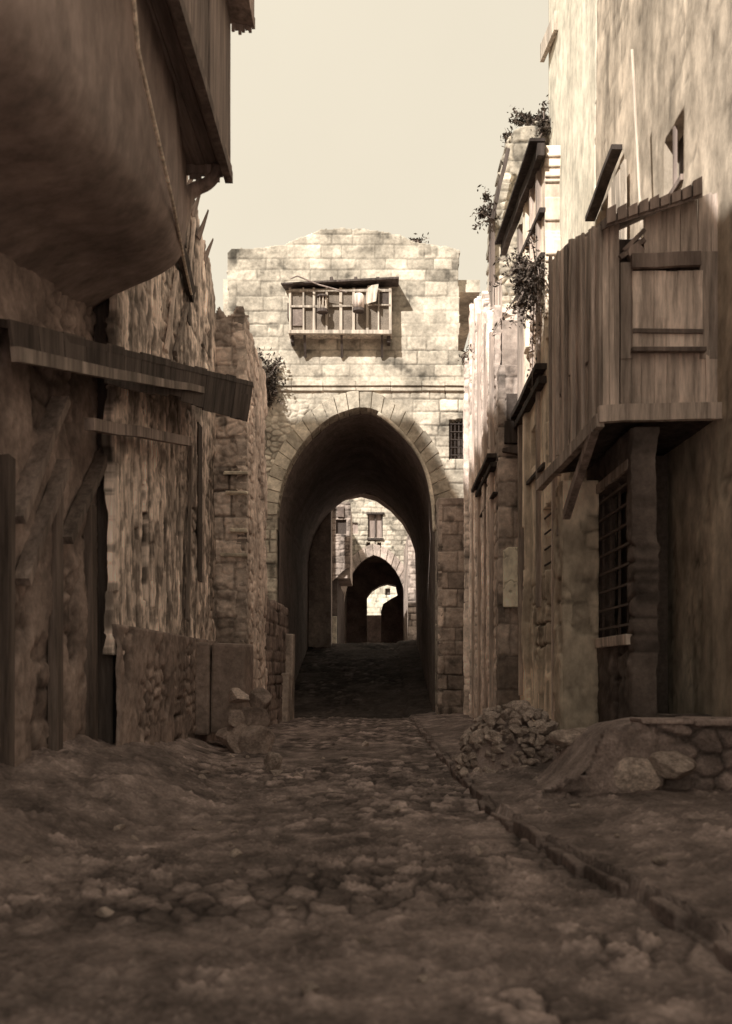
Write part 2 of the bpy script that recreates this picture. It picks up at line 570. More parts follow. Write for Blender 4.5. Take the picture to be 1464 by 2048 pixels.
def bush(name, label, base, c, rad, n, size, seed, cat='plant', drop=0.0, grp=None):
    t = thing(name, label, cat, base, grp)
    r = random.Random(seed)
    f = MB(); st_ = MB()
    leaf_cloud(f, c, [q * .6 for q in rad], n // 3, size, seed, drop * .5)
    ns = max(9, n // 55)
    b0 = Vector(base)
    for k in range(ns):
        e = Vector(c) + Vector((r.gauss(0, .75) * rad[0], r.gauss(0, .75) * rad[1], r.gauss(.1, .8) * rad[2]))
        e.z -= drop * r.random() ** 1.5
        m1 = b0.lerp(e, .5) + Vector((r.uniform(-.06, .06), r.uniform(-.06, .06), .1 + .2 * drop * r.random()))
        pts = [b0 * (1 - q) ** 2 + m1 * 2 * q * (1 - q) + e * q * q for q in (0, .25, .5, .75, 1)]
        st_.tube(pts, [.016, .013, .01, .007, .004], 5)
        for _ in range(max(6, (n * 2 // 3) // ns)):
            q = r.uniform(.3, 1.02)
            p = b0 * (1 - q) ** 2 + m1 * 2 * q * (1 - q) + e * q * q + Vector((r.gauss(0, 1), r.gauss(0, 1), r.gauss(0, 1))) * size * 1.1
            a = Vector((r.gauss(0, 1), r.gauss(0, 1), r.gauss(0, 1))).normalized()
            w_ = a.cross(Vector((r.gauss(0, 1), r.gauss(0, 1), r.gauss(0, 1)))).normalized()
            l = size * r.uniform(.45, 1.3)
            f.add([p - a * l, p + w_ * l * .4, p + a * l, p - w_ * l * .4], [(0, 1, 2, 3)], r.uniform(.5, 1.8))
    f.build('foliage', M['leaf'], t)
    st_.build('stem', M['midwood'], t)
    return t


def stone_mesh(seed, sub=3, amp=.32):
    bm = bmesh.new(); bmesh.ops.create_icosphere(bm, subdivisions=sub, radius=1)
    r = random.Random(seed)
    pl = [(Vector((r.gauss(0, 1), r.gauss(0, 1), r.gauss(0, 1))).normalized(), r.uniform(.38, .75)) for _ in range(11)]
    for v in bm.verts:
        for n, d in pl:
            k = v.co.dot(n) - d
            if k > 0:
                v.co -= n * k * .98
        nn = float(fbm(np.array([v.co.x * 2.1 + seed]), np.array([v.co.y * 2.1 + v.co.z * 1.7]), seed, 3)[0]) - .5
        v.co *= 1 + nn * amp * .8
    me = bpy.data.meshes.new('stone'); bm.to_mesh(me); bm.free()
    at = me.attributes.new('tone', 'FLOAT_COLOR', 'POINT')
    tn = r.uniform(.75, 1.25)
    at.data.foreach_set('color', np.tile([tn, tn, tn, 1.0], len(me.vertices)))
    me.materials.append(M['rubble'])
    return me


STONES = [stone_mesh(s) for s in range(8)]
DARK_STONES = []
for q_ in STONES[:4]:
    q_ = q_.copy(); q_.materials[0] = M['dark']; DARK_STONES.append(q_)


def stone(name, label, cat, loc, size, k=None, group=None, rot=None):
    me = STONES[random.randrange(8) if k is None else k]
    o = bpy.data.objects.new(name, me)
    col.objects.link(o)
    o.location = loc
    o.scale = size
    o.rotation_euler = rot or (random.uniform(-.3, .3), random.uniform(-.3, .3), random.uniform(0, 6))
    return tag(o, label, cat, group)


# ================================================================== GROUND
def kerb_x(y):
    return np.interp(y, [0, 3, 4.9, 6.8, 9.83, 17.8, 30], [2.35, 2.1, 1.83, 1.54, 1.2, 1.12, 1.1])


def ground_z(x, y, cob=True):
    x = np.asarray(x, float); y = np.asarray(y, float)
    wob = (fbm(x * .7, y * .7, 31, 3) - .5)
    bank_edge = np.interp(y, [2, 6, 9, 11, 13, 17, 22, 30], [-3.0, -2.3, -1.75, -1.5, -2.0, -2.7, -3.2, -3.4]) + wob * .5
    bank = sst(0, 1.3, bank_edge - x) * (.22 + .3 * fbm(x * 1.3, y * 1.1, 44, 4)) * sst(31, 18, y)
    bank += sst(1.0, 2.4, bank_edge - x) * .25 * sst(28, 16, y)
    z = bank + wob * .08 + (fbm(x * 2.3, y * 2.3, 32, 4) - .5) * .07
    st_ = (y - 31) / 1.0
    z = z + np.clip(st_ + .35 * np.sin(st_ * 6.28) / 6.28, 0, 13) * .21
    kx = kerb_x(y)
    pav = sst(-.02, .02, x - kx)
    z = z + pav * (.13 + .10 * sst(0, 1.4, x - kx) * (.5 + fbm(x, y * .7, 71, 3)))
    tone = .82 + .4 * (fbm(x * 1.1, y * 1.1, 50, 4) - .5) * 2
    if cob:
        size = .2
        U = x / size; V = y / (size * 1.1)
        iu = np.floor(U); iv = np.floor(V)
        f1 = np.full(x.shape, 9.); f2 = np.full(x.shape, 9.); q = np.zeros(x.shape)
        for a in (-1, 0, 1):
            for b in (-1, 0, 1):
                cu = iu + a + .1 + .8 * h2(iu + a, iv + b, 90); cv = iv + b + .1 + .8 * h2(iu + a, iv + b, 91)
                d = np.hypot(U - cu, V - cv); n = d < f1
                f2 = np.where(n, f1, np.minimum(f2, d)); q = np.where(n, h2(iu + a, iv + b, 92), q); f1 = np.where(n, d, f1)
        e = sst(.02, .26, f2 - f1)
        pit = fbm(x * 9, y * 9, 95, 3)
        where = sst(.36, .6, fbm(x * .75 + 4, y * .6, 97, 3)) * (1 - pav * .75) * (1 - .8 * sst(.02, .3, bank))
        where = np.maximum(where, .18)
        z = z + where * (np.minimum(e, .5) * (.025 + .05 * q) + (pit - .5) * .03) + (fbm(x * 14, y * 14, 98, 3) - .5) * .035 + (fbm(x * 4.5, y * 4.5, 99, 4) - .5) * .10 * sst(.02, .25, bank)
        tone = tone * (1 + where * ((.45 + .6 * e) * (.55 + 1.25 * q ** 3) - 1))
        S2 = .038
        U = x / S2; V = y / S2; iu = np.floor(U); iv = np.floor(V)
        g1 = np.full(x.shape, 9.); gq = np.zeros(x.shape)
        for a in (-1, 0, 1):
            for b in (-1, 0, 1):
                cu = iu + a + .15 + .7 * h2(iu + a, iv + b, 190); cv_ = iv + b + .15 + .7 * h2(iu + a, iv + b, 191)
                d = np.hypot(U - cu, V - cv_); n = d < g1
                gq = np.where(n, h2(iu + a, iv + b, 192), gq); g1 = np.where(n, d, g1)
        peb = sst(.5, .2, g1) * (gq > .45) * sst(.35, .6, fbm(x * 1.7, y * 1.7, 193, 3)) * (y < 15)
        z = z + peb * .014 * (.4 + gq)
        tone = tone * (1 + peb * (gq - .55) * 1.6)
        rut = fbm(x * 3, y * .9, 195, 4)
        tone = tone * (.72 + .56 * rut) * (.8 + .4 * fbm(x * 22, y * 22, 196, 2))
        loose = sst(.66, .8, fbm(x * 7 + 2, y * 7, 101, 3))
        z = z + loose * .03; tone = tone * (1 + .35 * loose)
    return z, tone


def sheet(name, x0, x1, y0, y1, rx, ry, mask=None):
    nx = int((x1 - x0) / rx); ny = int((y1 - y0) / ry)
    # same builder as the walls, laid flat
    o = panel(name, (x0, y0, 0), X, Y, Z, x1 - x0, y1 - y0, rx, lambda u, v: ground_z(u + x0, v + y0), M['dirt'], None,
              (lambda u, v: mask(u + x0, v + y0)) if mask else None, .3)
    return o


tag(sheet('street', -3.9, 2.4, 3.2, 8.2, .018, .018, lambda x, y: x < kerb_x(y) + .03), kind='structure')
tag(sheet('street', -4.6, 2.4, .5, 3.22, .1, .1, lambda x, y: x < kerb_x(y) + .03), kind='structure')
tag(sheet('street', -4.6, 2.4, 8.18, 15, .03, .03, lambda x, y: x < kerb_x(y) + .03), kind='structure')
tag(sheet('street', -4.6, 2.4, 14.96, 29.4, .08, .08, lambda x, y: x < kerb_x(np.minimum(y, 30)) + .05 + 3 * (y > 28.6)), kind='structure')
o = sheet('street', -4.6, 2.4, 29.36, 64, .08, .08); o.data.materials[0] = M['basalt']; tag(o, kind='structure')  # darker colour stands in for shade inside the passage
tag(sheet('pavement', .9, 5.2, 1.0, 15, .034, .034, lambda x, y: x > kerb_x(y) + .03), kind='structure')
tag(sheet('pavement', .9, 5.2, 14.96, 28.6, .08, .08, lambda x, y: x > kerb_x(y) + .03), kind='structure')
g = MB(); g.add([(-300, -300, -.35), (300, -300, -.35), (300, 600, -.35), (-300, 600, -.35)], [(0, 1, 2, 3)]); tag(g.build('ground', M['dirt']), kind='structure')
kb = MB()
y = 1.6
while y < 28:
    l = random.uniform(.25, .6)
    a = Vector((float(kerb_x(y)) + random.uniform(-.03, .03), y, 0)); b = Vector((float(kerb_x(y + l)), y + l, 0))
    d = (b - a).normalized(); n = Vector((d.y, -d.x, 0))
    e = [random.uniform(-.02, .02) for _ in range(8)]
    zt = .1 + random.uniform(-.045, .04)
    a2 = a + d * .012; b2 = b - d * .012
    p = [a2 - n * (.06 + e[0]), a2 + n * (.1 + e[1]), b2 + n * (.1 + e[2]), b2 - n * (.06 + e[3])]
    kb.hexa([(q.x, q.y, -.1) for q in p] + [(q.x + e[4] * .3, q.y, zt + e[4 + i]) for i, q in enumerate(p)], random.uniform(.65, 1.0))
    y += l
tag(kb.build('kerb', M['dirt'], None, .02), kind='structure')

# ================================================================== GATEHOUSE
D = 29.0


def G(px, py, d=D):
    p = P(px, py, d); return (p.x, p.z)


gate = thing('gatehouse', 'sunlit pale stone gatehouse spanning the street with a tall pointed archway', 'gatehouse', (-.5, D, 0))
intr = [G(552, 1460), G(552, 1260), G(552, 1120), G(554, 1030), G(562, 975), G(581, 925), G(611, 880), G(657, 838), G(700, 820), G(725, 815),
        G(752, 821), G(792, 850), G(830, 892), G(855, 940), G(868, 1000), G(872, 1060), G(873, 1260), G(873, 1460)]
intr_s = [(p.x, p.y) for p in smooth([(a, b) for a, b in intr[3:10]], 5)] + [(p.x, p.y) for p in smooth([(a, b) for a, b in intr[9:16]], 5)][1:]
hole = [(intr[0][0], -.3)] + intr[1:3] + intr_s + intr[16:17] + [(intr[17][0], -.3)]
extr = [G(528, 1030), G(536, 962), G(556, 905), G(588, 856), G(640, 808), G(690, 787), G(722, 783), G(762, 789), G(812, 825), G(853, 868), G(882, 918), G(899, 985), G(905, 1060)]
extr_s = [(p.x, p.y) for p in smooth([(a, b) for a, b in extr[0:7]], 5)] + [(p.x, p.y) for p in smooth([(a, b) for a, b in extr[6:13]], 5)][1:]
top = [G(455, 1500), G(455, 505), G(462, 499), G(500, 497), G(570, 490), G(578, 484), G(618, 470), G(640, 460), G(700, 458), G(760, 461), G(800, 468), G(830, 482),
       G(870, 490), G(905, 494), G(918, 500), G(918, 700), G(945, 705), G(945, 1500)]
top[0] = (top[0][0], -.5); top[-1] = (top[-1][0], -.5)
gwin = [G(899, 839), G(930, 837), G(930, 917), G(899, 919)]


def gate_mask(x, z):
    n = (fbm(x * 3, z * 3, 5, 3) - .5) * .12
    return inpoly(x + n, z + n, top) & ~inpoly(x, z, [(a, b) for a, b in hole]) & ~inpoly(x, z, gwin)


def gate_fn(u, v):
    x = u - 4.7; z = v - .3
    h, t = ashlar(u, v, 11, (.3, .46), (.45, 1.05), .028, .035, .016, .1)
    # rubble patch left of the arch, below the string course
    hr, tr = rubblework(u, v, 21, .26, .05)
    k = sst(9.9, 9.4, z) * sst(-1.1, -2.0, x) * sst(5, 7, z)
    k = np.maximum(k, sst(1.9, 2.6, x) * sst(7.4, 6.6, z) * .6)
    h = h * (1 - k) + hr * k; t = t * (1 - k) + tr * 1.1 * k
    # a smoother, whiter plastered band under the parapet and round the crown of the arch
    pl = sst(.5, .62, fbm(u * .45, v * .8, 61, 3)) * .8
    h = h * (1 - pl * .6); t = t * (1 - pl) + (1.06 * pl)
    # stone courses under the crest and in the left jamb weather darker
    t = t * (1 - .3 * sst(-2.4, -3.4, x) * sst(.4, .62, fbm(u * 1.4, v * 2.2, 62, 4)) )
    return h, t


front('front_wall', -4.7, 3.3, -.3, 15.2, D, .028, gate_fn, M['pale'], gate, gate_mask, .4)
# voussoirs
vr = MB()
ni = len(intr_s)
k = 0
nv = 27


def along(pts, t):
    ls = [0]
    for i in range(len(pts) - 1):
        ls.append(ls[-1] + math.dist(pts[i], pts[i + 1]))
    s = t * ls[-1]
    for i in range(len(pts) - 1):
        if s <= ls[i + 1] or i == len(pts) - 2:
            q = (s - ls[i]) / max(ls[i + 1] - ls[i], 1e-6)
            return (pts[i][0] + (pts[i + 1][0] - pts[i][0]) * q, pts[i][1] + (pts[i + 1][1] - pts[i][1]) * q)


for i in range(nv):
    t0 = i / nv + .0012; t1 = (i + 1) / nv - .0012
    tm = (t0 + t1) / 2
    f_ = D - .035 - random.uniform(0, .03)
    a0, a1, am = along(intr_s, t0), along(intr_s, t1), along(intr_s, tm)
    e = random.uniform(-.05, .05)

    def ex(t):
        p = along(extr_s, t); q = along(intr_s, t)
        return (p[0] + (p[0] - q[0]) * e, p[1] + (p[1] - q[1]) * e)
    b0, b1, bm_ = ex(t0), ex(t1), ex(tm)
    tone = random.uniform(.72, 1.2) * (1.12 if i % 2 == 0 and 4 < i < 12 else 1) * (.8 if 15 < i else 1)
    prof = [a0, am, a1, b1, bm_, b0]
    n = 6
    vs = [(p[0], f_, p[1]) for p in prof] + [(p[0], D + .7, p[1]) for p in prof]
    fs = [(0, 1, 4, 5), (1, 2, 3, 4), (11, 10, 7, 6), (10, 9, 8, 7)] + [(q, (q + 1) % 6, 6 + (q + 1) % 6, 6 + q) for q in range(6)]
    vr.add(vs, fs, tone)
vr.build('arch_ring', M['voussoir'], gate, .012)
rim = MB()
rp = [(p[0] * 1.0 - .05, D - .1, p[1] - .05) for p in intr_s[len(intr_s) * 6 // 10:]]
rim.tube(rp, .06, 8, 1.1)
rim.build('arch_moulding', M['pale'], gate, 0, True)
# string course
st = MB()
zs = G(0, 772)[1]
xx = -3.5
while xx < 2.74:
    l = random.uniform(.7, 1.4)
    x1 = min(xx + l, 2.76)
    st.box(xx + .006, x1 - .006, D - .12, D + .1, zs - .02, zs + .13, random.uniform(.9, 1.1), .006)
    st.box(xx + .006, x1 - .006, D - .07, D + .1, zs - .16, zs - .03, random.uniform(.85, 1.05), .006)
    xx = x1
st.build('string_course', M['pale'], gate, .015)
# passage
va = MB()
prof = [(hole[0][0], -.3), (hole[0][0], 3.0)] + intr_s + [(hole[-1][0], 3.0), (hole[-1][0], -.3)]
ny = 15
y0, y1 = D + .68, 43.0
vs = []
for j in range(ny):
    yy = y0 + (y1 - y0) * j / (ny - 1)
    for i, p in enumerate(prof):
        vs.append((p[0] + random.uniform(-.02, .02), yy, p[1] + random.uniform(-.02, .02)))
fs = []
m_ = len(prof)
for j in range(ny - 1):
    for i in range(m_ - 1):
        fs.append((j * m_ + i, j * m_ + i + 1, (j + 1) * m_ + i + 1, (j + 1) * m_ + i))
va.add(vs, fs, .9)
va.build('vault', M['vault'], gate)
bw2 = MB()
ob = [(-4.7, -.4), (3.3, -.4), (3.3, 13.6), (-4.7, 13.6)]
ho = [G(662, 1600, 43), G(662, 1008, 43), G(672, 1000, 43), G(690, 991, 43), G(722, 985, 43), G(752, 993, 43), G(782, 1014, 43), G(806, 1040, 43), G(822, 1068, 43), G(832, 1096, 43), G(833, 1130, 43), G(838, 1600, 43)]
ho = [(a, max(b, -.3)) for a, b in ho]
slab_with_holes(bw2, ob, [ho], 43.0, 44.2)
bw2.build('rear_wall', M['brown'], gate)
bd = MB()
bd.box(-4.7, -4.2, D + .42, 42.98, -.4, 13.6); bd.box(2.75, 3.25, D + .42, 42.98, -.4, 10.3); bd.box(-4.18, 3.25, D + .42, 42.98, 13.2, 13.58); bd.box(2.2, 2.55, D + .42, 42.98, 10.32, 13.18)
bd.build('body', M['pale'], gate)
# right-hand window
wn = MB()
wn.box(gwin[0][0] - .03, gwin[1][0] + .03, D + .42, D + .5, gwin[2][1] - .05, gwin[0][1] + .05)
win = wn.build('window', M['hole'], gate)
wb = MB()
for i in range(4):
    xx = gwin[0][0] + (gwin[1][0] - gwin[0][0]) * (i + .5) / 4
    wb.tube([(xx, D + .1, gwin[2][1]), (xx, D + .1, gwin[0][1])], .016, 6)
for i in range(5):
    zz = gwin[2][1] + (gwin[0][1] - gwin[2][1]) * (i + .5) / 5
    wb.tube([(gwin[0][0], D + .08, zz), (gwin[1][0], D + .08, zz)], .016, 6)
wb.build('grate', M['iron'], win)
# oriel
def gx(px): return (px - CX) / F * D
def gz(py): return EYE + (CY - py) / F * D


x0, x1, zt, zb = gx(583), gx(780), gz(588), gz(672)
yo = D - .44
orl = MB()
orl.box(x0, x1, yo + .03, D + .05, zb, zt, 1.0)
oriel = orl.build('oriel', M['lattice'], gate)
of = MB()
posts = [583, 609, 630, 655, 683, 708, 735, 757, 780]
for i, px in enumerate(posts):
    wd = .075 if i in (0, 2, 3, 4, 5, 6, 8) else .045
    of.box(gx(px) - wd / 2, gx(px) + wd / 2, yo - .035 - .006 * (i % 2), yo + .028, zb + .002, zt, random.uniform(.8, 1.2), .008)
of.build_each('post', M['palewood'], oriel)
orr = MB()
for (a, b, py) in ((583, 655, 625), (660, 708, 624), (735, 780, 622)):
    orr.box(gx(a), gx(b), yo - .05, yo + .026, gz(py) - .03, gz(py) + .03, .8, .01)
orr.box(x0 - .05, x1 + .05, yo - .07, D, zb - .1, zb - .002, 1.15, .012)
orr.box(x0 - .02, x1 + .02, yo - .052, yo + .024, zt - .12, zt - .04, .9, .01)
orr.build_each('rail', M['palewood'], oriel, .006)
orf = MB()
orf.hexa([(gx(566), yo - .22, gz(586)), (gx(797), yo - .22, gz(575)), (gx(797), D + .02, gz(573)), (gx(570), D + .02, gz(580)),
          (gx(566), yo - .22, gz(583)), (gx(797), yo - .22, gz(571)), (gx(797), D + .02, gz(567)), (gx(570), D + .02, gz(574))], 1)
for px in (664, 712, 756):
    orf.box(gx(px) - .05, gx(px) + .05, yo - .1, yo + .12, gz(578), gz(568), 1, .01)
orf.build('roof', M['darkwood'], oriel)
osr = MB()
for px in (611, 684, 764):
    osr.bar((gx(px), D - .04, gz(716)), (gx(px), D - .38, zb - .11), .07, .07, .9)
for px in (586, 777):
    osr.box(gx(px) - .05, gx(px) + .05, yo + .1, D, zb - .3, zb - .105, .8, .01)
osr.build_each('strut', M['darkwood'], oriel)
osh = MB()
osh.hexa([(gx(735), yo - .06, gz(620)), (gx(752), yo - .3, gz(621)), (gx(752), yo - .28, gz(621)), (gx(735), yo - .04, gz(620)),
          (gx(735), yo - .06, gz(585)), (gx(757), yo - .2, gz(585)), (gx(757), yo - .18, gz(585)), (gx(735), yo - .04, gz(585))], 1.2)
osh.build('shutter', M['palewood'], oriel)
odk = MB()
odk.box(gx(760), gx(777), yo - .012, yo + .022, gz(618), gz(590), 1)
odk.box(gx(588), gx(607), yo - .012, yo + .022, gz(662), gz(630), 2.2)
odk.box(x0 - .09, x0 - .005, D - .4, D - .05, gz(645), gz(616), 1)
odk.build_each('opening', M['hole'], oriel)
# hanging cages and leaning pole on the oriel
cg = thing('bird_cage', 'barred wooden cage hanging on the left half of the wooden oriel window', 'cage', (gx(647), yo - .2, gz(640)))
b = MB()
for k in range(8):
    a = 2 * math.pi * k / 8 + .2
    b.tube([(gx(647) + .13 * math.cos(a), yo - .2 + .1 * math.sin(a), gz(637)), (gx(647) + .13 * math.cos(a), yo - .2 + .1 * math.sin(a), gz(610))], .016, 5, 1.1)
b.build('bars', M['palewood'], cg)
b = MB(); b.tube([(gx(647), yo - .2, gz(641)), (gx(647), yo - .2, gz(635))], .17, 14); b.build('base', M['darkwood'], cg)
b = MB(); b.tube([(gx(647), yo - .2, gz(611)), (gx(647), yo - .2, gz(608))], .17, 14)
b.build('lid', M['darkwood'], cg)
cg = thing('hanging_basket', 'closed round drum basket hanging on the right half of the wooden oriel window', 'basket', (gx(718), yo - .24, gz(640)))
b = MB(); b.tube([(gx(718), yo - .24, gz(634)), (gx(718), yo - .24, gz(620)), (gx(718), yo - .24, gz(610)), (gx(718), yo - .24, gz(606))], [.165, .17, .165, .12], 18, 1.3); b.build('drum', M['wood'], cg, 0, True)
b = MB(); b.tube([(gx(718), yo - .24, gz(640)), (gx(718), yo - .24, gz(634.3))], .175, 18); b.build('base', M['darkwood'], cg)
b = MB(); b.tube([(gx(585), yo - .32, gz(578)), (gx(599), yo - .34, gz(573)), (gx(640), yo - .34, gz(590)), (gx(695), yo - .3, gz(604))], .022, 6)
tag(b.build('wooden_pole', M['midwood']), 'thin bent pole lying slantwise across the front of the wooden oriel', 'pole')

# right buttress beside the arch
bt = thing('buttress', 'brown block masonry buttress standing beside the right foot of the great arch', 'buttress', (2.3, 28.2, 0))
xb0, xb1 = (876 - CX) / F * 28.0, (950 - CX) / F * 28.0


def bt_fn(u, v):
    h, t = ashlar(u, v, 33, (.38, .62), (.5, 1.1), .03, .05, .02, .2)
    p = sst(.5, .62, fbm(u * 2.5, v * 1.8, 36, 4)) * sst(2.0, 2.4, v) * sst(3.9, 3.3, v) + .7 * sst(.55, .65, fbm(u * 2, v * 2, 37, 4)) * sst(.75, .95, u) * sst(2.2, 1.2, v)
    return h, t * .85 + 1.1 * np.clip(p, 0, 1)


front('front_face', xb0, xb1, -.2, EYE + (CY - 996) / F * 28, 28.0, .03, bt_fn, M['brown'], bt, None, .2)
side('side_face', (xb0, 28.0), (xb0, 29.0), -.2, EYE + (CY - 996) / F * 28, .04, lambda u, v: ashlar(u, v, 34, (.38, .62), (.5, 1.1), .03, .05, .02, .2), M['brown'], bt)
b = MB(); b.box(xb0 + .06, xb1, 28.06, 28.94, -.2, EYE + (CY - 998) / F * 28); b.build('core', M['brown'], bt)

# left low wall between the stone house and the gate
lw = thing('garden_wall', 'low dark stone wall between the left stone house and the gatehouse', 'wall', (-2.8, 26.5, 0))
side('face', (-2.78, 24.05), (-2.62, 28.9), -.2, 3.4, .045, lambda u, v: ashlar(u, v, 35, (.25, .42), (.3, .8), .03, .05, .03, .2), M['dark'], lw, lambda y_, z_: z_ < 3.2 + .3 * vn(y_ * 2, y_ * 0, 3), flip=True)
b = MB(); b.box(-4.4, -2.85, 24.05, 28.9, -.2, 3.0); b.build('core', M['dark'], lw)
b = MB(); b.box(-3.6, -2.45, 28.2, 28.93, -.2, 2.6, .9, .05); b.box(-3.6, -2.5, 27.4, 28.19, -.2, 1.4, .9, .05)
tag(b.build('stone_steps', M['brown'], None, .04), 'two high worn stone blocks at the left foot of the great arch', 'steps')

# ================================================================== COURTYARD AND SECOND GATE
D2 = 61.0
def G2(px, py): return G(px, py, D2)


g2 = thing('second_gatehouse', 'bright stone house with a smaller pointed archway seen through the great arch', 'gatehouse', (0, D2, 0))
in2 = [G2(686, 1500), G2(686, 1230), G2(692, 1180), G2(706, 1144), G2(727, 1120), G2(747, 1110), G2(768, 1118), G2(790, 1140), G2(806, 1172), G2(812, 1210), G2(813, 1500)]
in2 = [(a, max(b, -.3)) for a, b in in2]
i2s = [(p.x, p.y) for p in smooth(in2[1:6], 5)] + [(p.x, p.y) for p in smooth(in2[5:10], 5)][1:]
h2l = [in2[0]] + i2s + [in2[-1]]
w2 = [G2(736, 1029), G2(765, 1029), G2(765, 1076), G2(736, 1076)]
w2b = [G2(703, 1046), G2(715, 1046), G2(715, 1068), G2(703, 1068)]
c2 = [[G2(p - 4, 1084), G2(p + 4, 1084), G2(p + 4, 1096), G2(p - 4, 1096)] for p in (737, 758)]
front('front_wall', -5, 4, -.3, 14.5, D2, .05, lambda u, v: ashlar(u, v, 41, (.28, .42), (.4, .8), .05, .06, .03, .12), M['pale'], g2,
      lambda x, z: ~inpoly(x, z, h2l) & ~inpoly(x, z, w2) & ~inpoly(x, z, w2b) & ~inpoly(x, z, c2[0]) & ~inpoly(x, z, c2[1]), .4)
b = MB()
for i in range(19):
    t0, t1 = i / 19 + .003, (i + 1) / 19 - .003
    a0, a1 = along(i2s, t0), along(i2s, t1)
    c = (.06, 4.9)
    def o2(p, t):
        q = .72
        dx, dz = p[0] - c[0], p[1] - c[1]
        l = math.hypot(dx, dz)
        return (p[0] + dx / l * q, p[1] + dz / l * q)
    b0, b1 = o2(a0, t0), o2(a1, t1)
    b.hexa([(a0[0], D2 - .06, a0[1]), (a1[0], D2 - .06, a1[1]), (a1[0], D2 + .5, a1[1]), (a0[0], D2 + .5, a0[1]),
            (b0[0], D2 - .06, b0[1]), (b1[0], D2 - .06, b1[1]), (b1[0], D2 + .5, b1[1]), (b0[0], D2 + .5, b0[1])], random.uniform(.8, 1.1))
b.build('arch_ring', M['brown'], g2)
b = MB(); b.box(w2[0][0] + .02, w2[1][0] - .02, D2 + .2, D2 + .3, w2[2][1], w2[0][1])
wi = b.build('window', M['midwood'], g2)
b = MB()
for px in (736.5, 750.5, 764.5):
    b.box(G2(px, 0)[0] - .04, G2(px, 0)[0] + .04, D2 + .1, D2 + .195, w2[2][1], w2[0][1], .8)
b.box(w2[0][0] - .1, w2[1][0] + .12, D2 - .14, D2 + .08, w2[0][1] + .003, w2[0][1] + .12, .7)
b.box(w2[0][0] - .06, w2[1][0] + .06, D2 - .1, D2 + .08, w2[2][1] - .12, w2[2][1] - .003, .7)
b.build('frame', M['darkwood'], wi)
b = MB(); b.box(w2b[0][0] - .03, w2b[1][0] + .03, D2 + .12, D2 + .2, w2b[2][1] - .02, w2b[0][1] + .02); b.build('shutter', M['midwood'], g2)
b = MB()
for c_ in c2:
    b.box(c_[0][0] - .02, c_[1][0] + .02, D2 + .3, D2 + .36, c_[2][1], c_[0][1])
b.build_each('socket', M['hole'], g2)
b = MB(); b.box(-5, -2.1, D2 + .42, 72, -.3, 14); b.box(2.1, 4, D2 + .42, 72, -.3, 14); b.box(-2.1, 2.1, D2 + .52, 72, 9.6, 14)
b.build('body', M['brown'], g2)
b = MB()
ho3 = [G(734, 1500, 72), G(734, 1194, 72), G(744, 1181, 72), G(760, 1171, 72), G(775, 1167, 72), G(792, 1171, 72), G(796, 1190, 72), G(780, 1199, 72), G(766, 1208, 72), G(762, 1222, 72), G(762, 1500, 72)]
ho3 = [(a, max(b_, -.25)) for a, b_ in ho3]
slab_with_holes(b, [(-2.9, -.3), (3, -.3), (3, 11), (-2.9, 11)], [ho3], 72.02, 73.4)
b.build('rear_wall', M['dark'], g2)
# far wall
fw = thing('far_house', 'bright bare wall with one dark square hole far behind the second archway', 'house', (1, 92, 0))
fh = [G(771, 1178, 92), G(780, 1178, 92), G(780, 1189, 92), G(771, 1189, 92)]
front('wall', -6, 8, -.3, 16, 92, .12, lambda u, v: ashlar(u, v, 51, (.4, .6), (.6, 1.2), .05, .05, .02, .06), M['plaster'], fw, lambda x, z: ~inpoly(x, z, fh))
b = MB(); b.box(fh[0][0] - .1, fh[1][0] + .1, 92.3, 92.4, fh[2][1] - .1, fh[0][1] + .1); b.build_each('opening', M['hole'], fw)
b = MB(); b.box(-6, 8, 92.45, 97, -.3, 15.9); b.build('body', M['plaster'], fw)
b = MB(); b.box(-3, 3, 74.5, 76, -.3, 5.8, .8, .05)  # dark wall added in place of shade low in the far view
tag(b.build('alley_wall', M['dark'], None, .03), 'brown wall below the bright far house seen through both archways', 'wall')
# courtyard sides
oh = thing('tower_house', 'narrow shaded stone turret house with a dark window left inside the courtyard', 'house', (-2.4, 49.5, 0))
ox0, ox1 = G(655, 0, 49)[0], G(701, 0, 49)[0]
oz0, oz1 = G(0, 1136, 49)[1], G(0, 1004, 49)[1]
wA = [G(672, 1040, 49), G(692, 1040, 49), G(692, 1068, 49), G(672, 1068, 49)]
front('upper_wall', ox0, ox1, oz0 - .8, oz1, 49, .035, lambda u, v: ashlar(u, v, 55, (.28, .42), (.35, .7), .03, .06, .04, .2), M['brown'], oh, lambda x, z: ~inpoly(x, z, wA) & (z > oz0 - .75 * sst(ox1, ox0, x)))
b = MB(); b.box(wA[0][0] - .05, wA[1][0] + .05, 49.14, 49.2, wA[2][1] - .05, wA[0][1] + .05); b.build('window', M['hole'], oh)
b = MB(); b.box(G(675, 0, 49)[0], G(688, 0, 49)[0], 48.92, 49.1, G(0, 1034, 49)[1], G(0, 1014, 49)[1], .8, .02); b.build('niche', M['dark'], oh)
b = MB(); b.box(-4.6, ox1 - .02, 49.22, 54, oz0 - .5, oz1 - .05);  b.box(-14, -5, 44.4, 60.9, -.3, 16.2); b.build('body', M['brown'], oh)  # wide second box is unseen, added to shade the courtyard
b = MB(); b.box(-4.6, -1.95, 49.3, 60, -.3, oz0 - .52); b.build('lower_wall', M['sootstone'], oh)  # courtyard shade put into the wall colour
b = MB(); b.box(-3.2, -1.95, 47.5, 49.0, 2, 4.2, 1.3, .06)
tag(b.build('stone_block', M['pale'], None, .04), 'pale stone block in the courtyard at the left edge of the dark passage', 'block')
cr = thing('courtyard_house', 'stone house corner at the right edge of the courtyard view', 'house', (2.2, 52, 0))
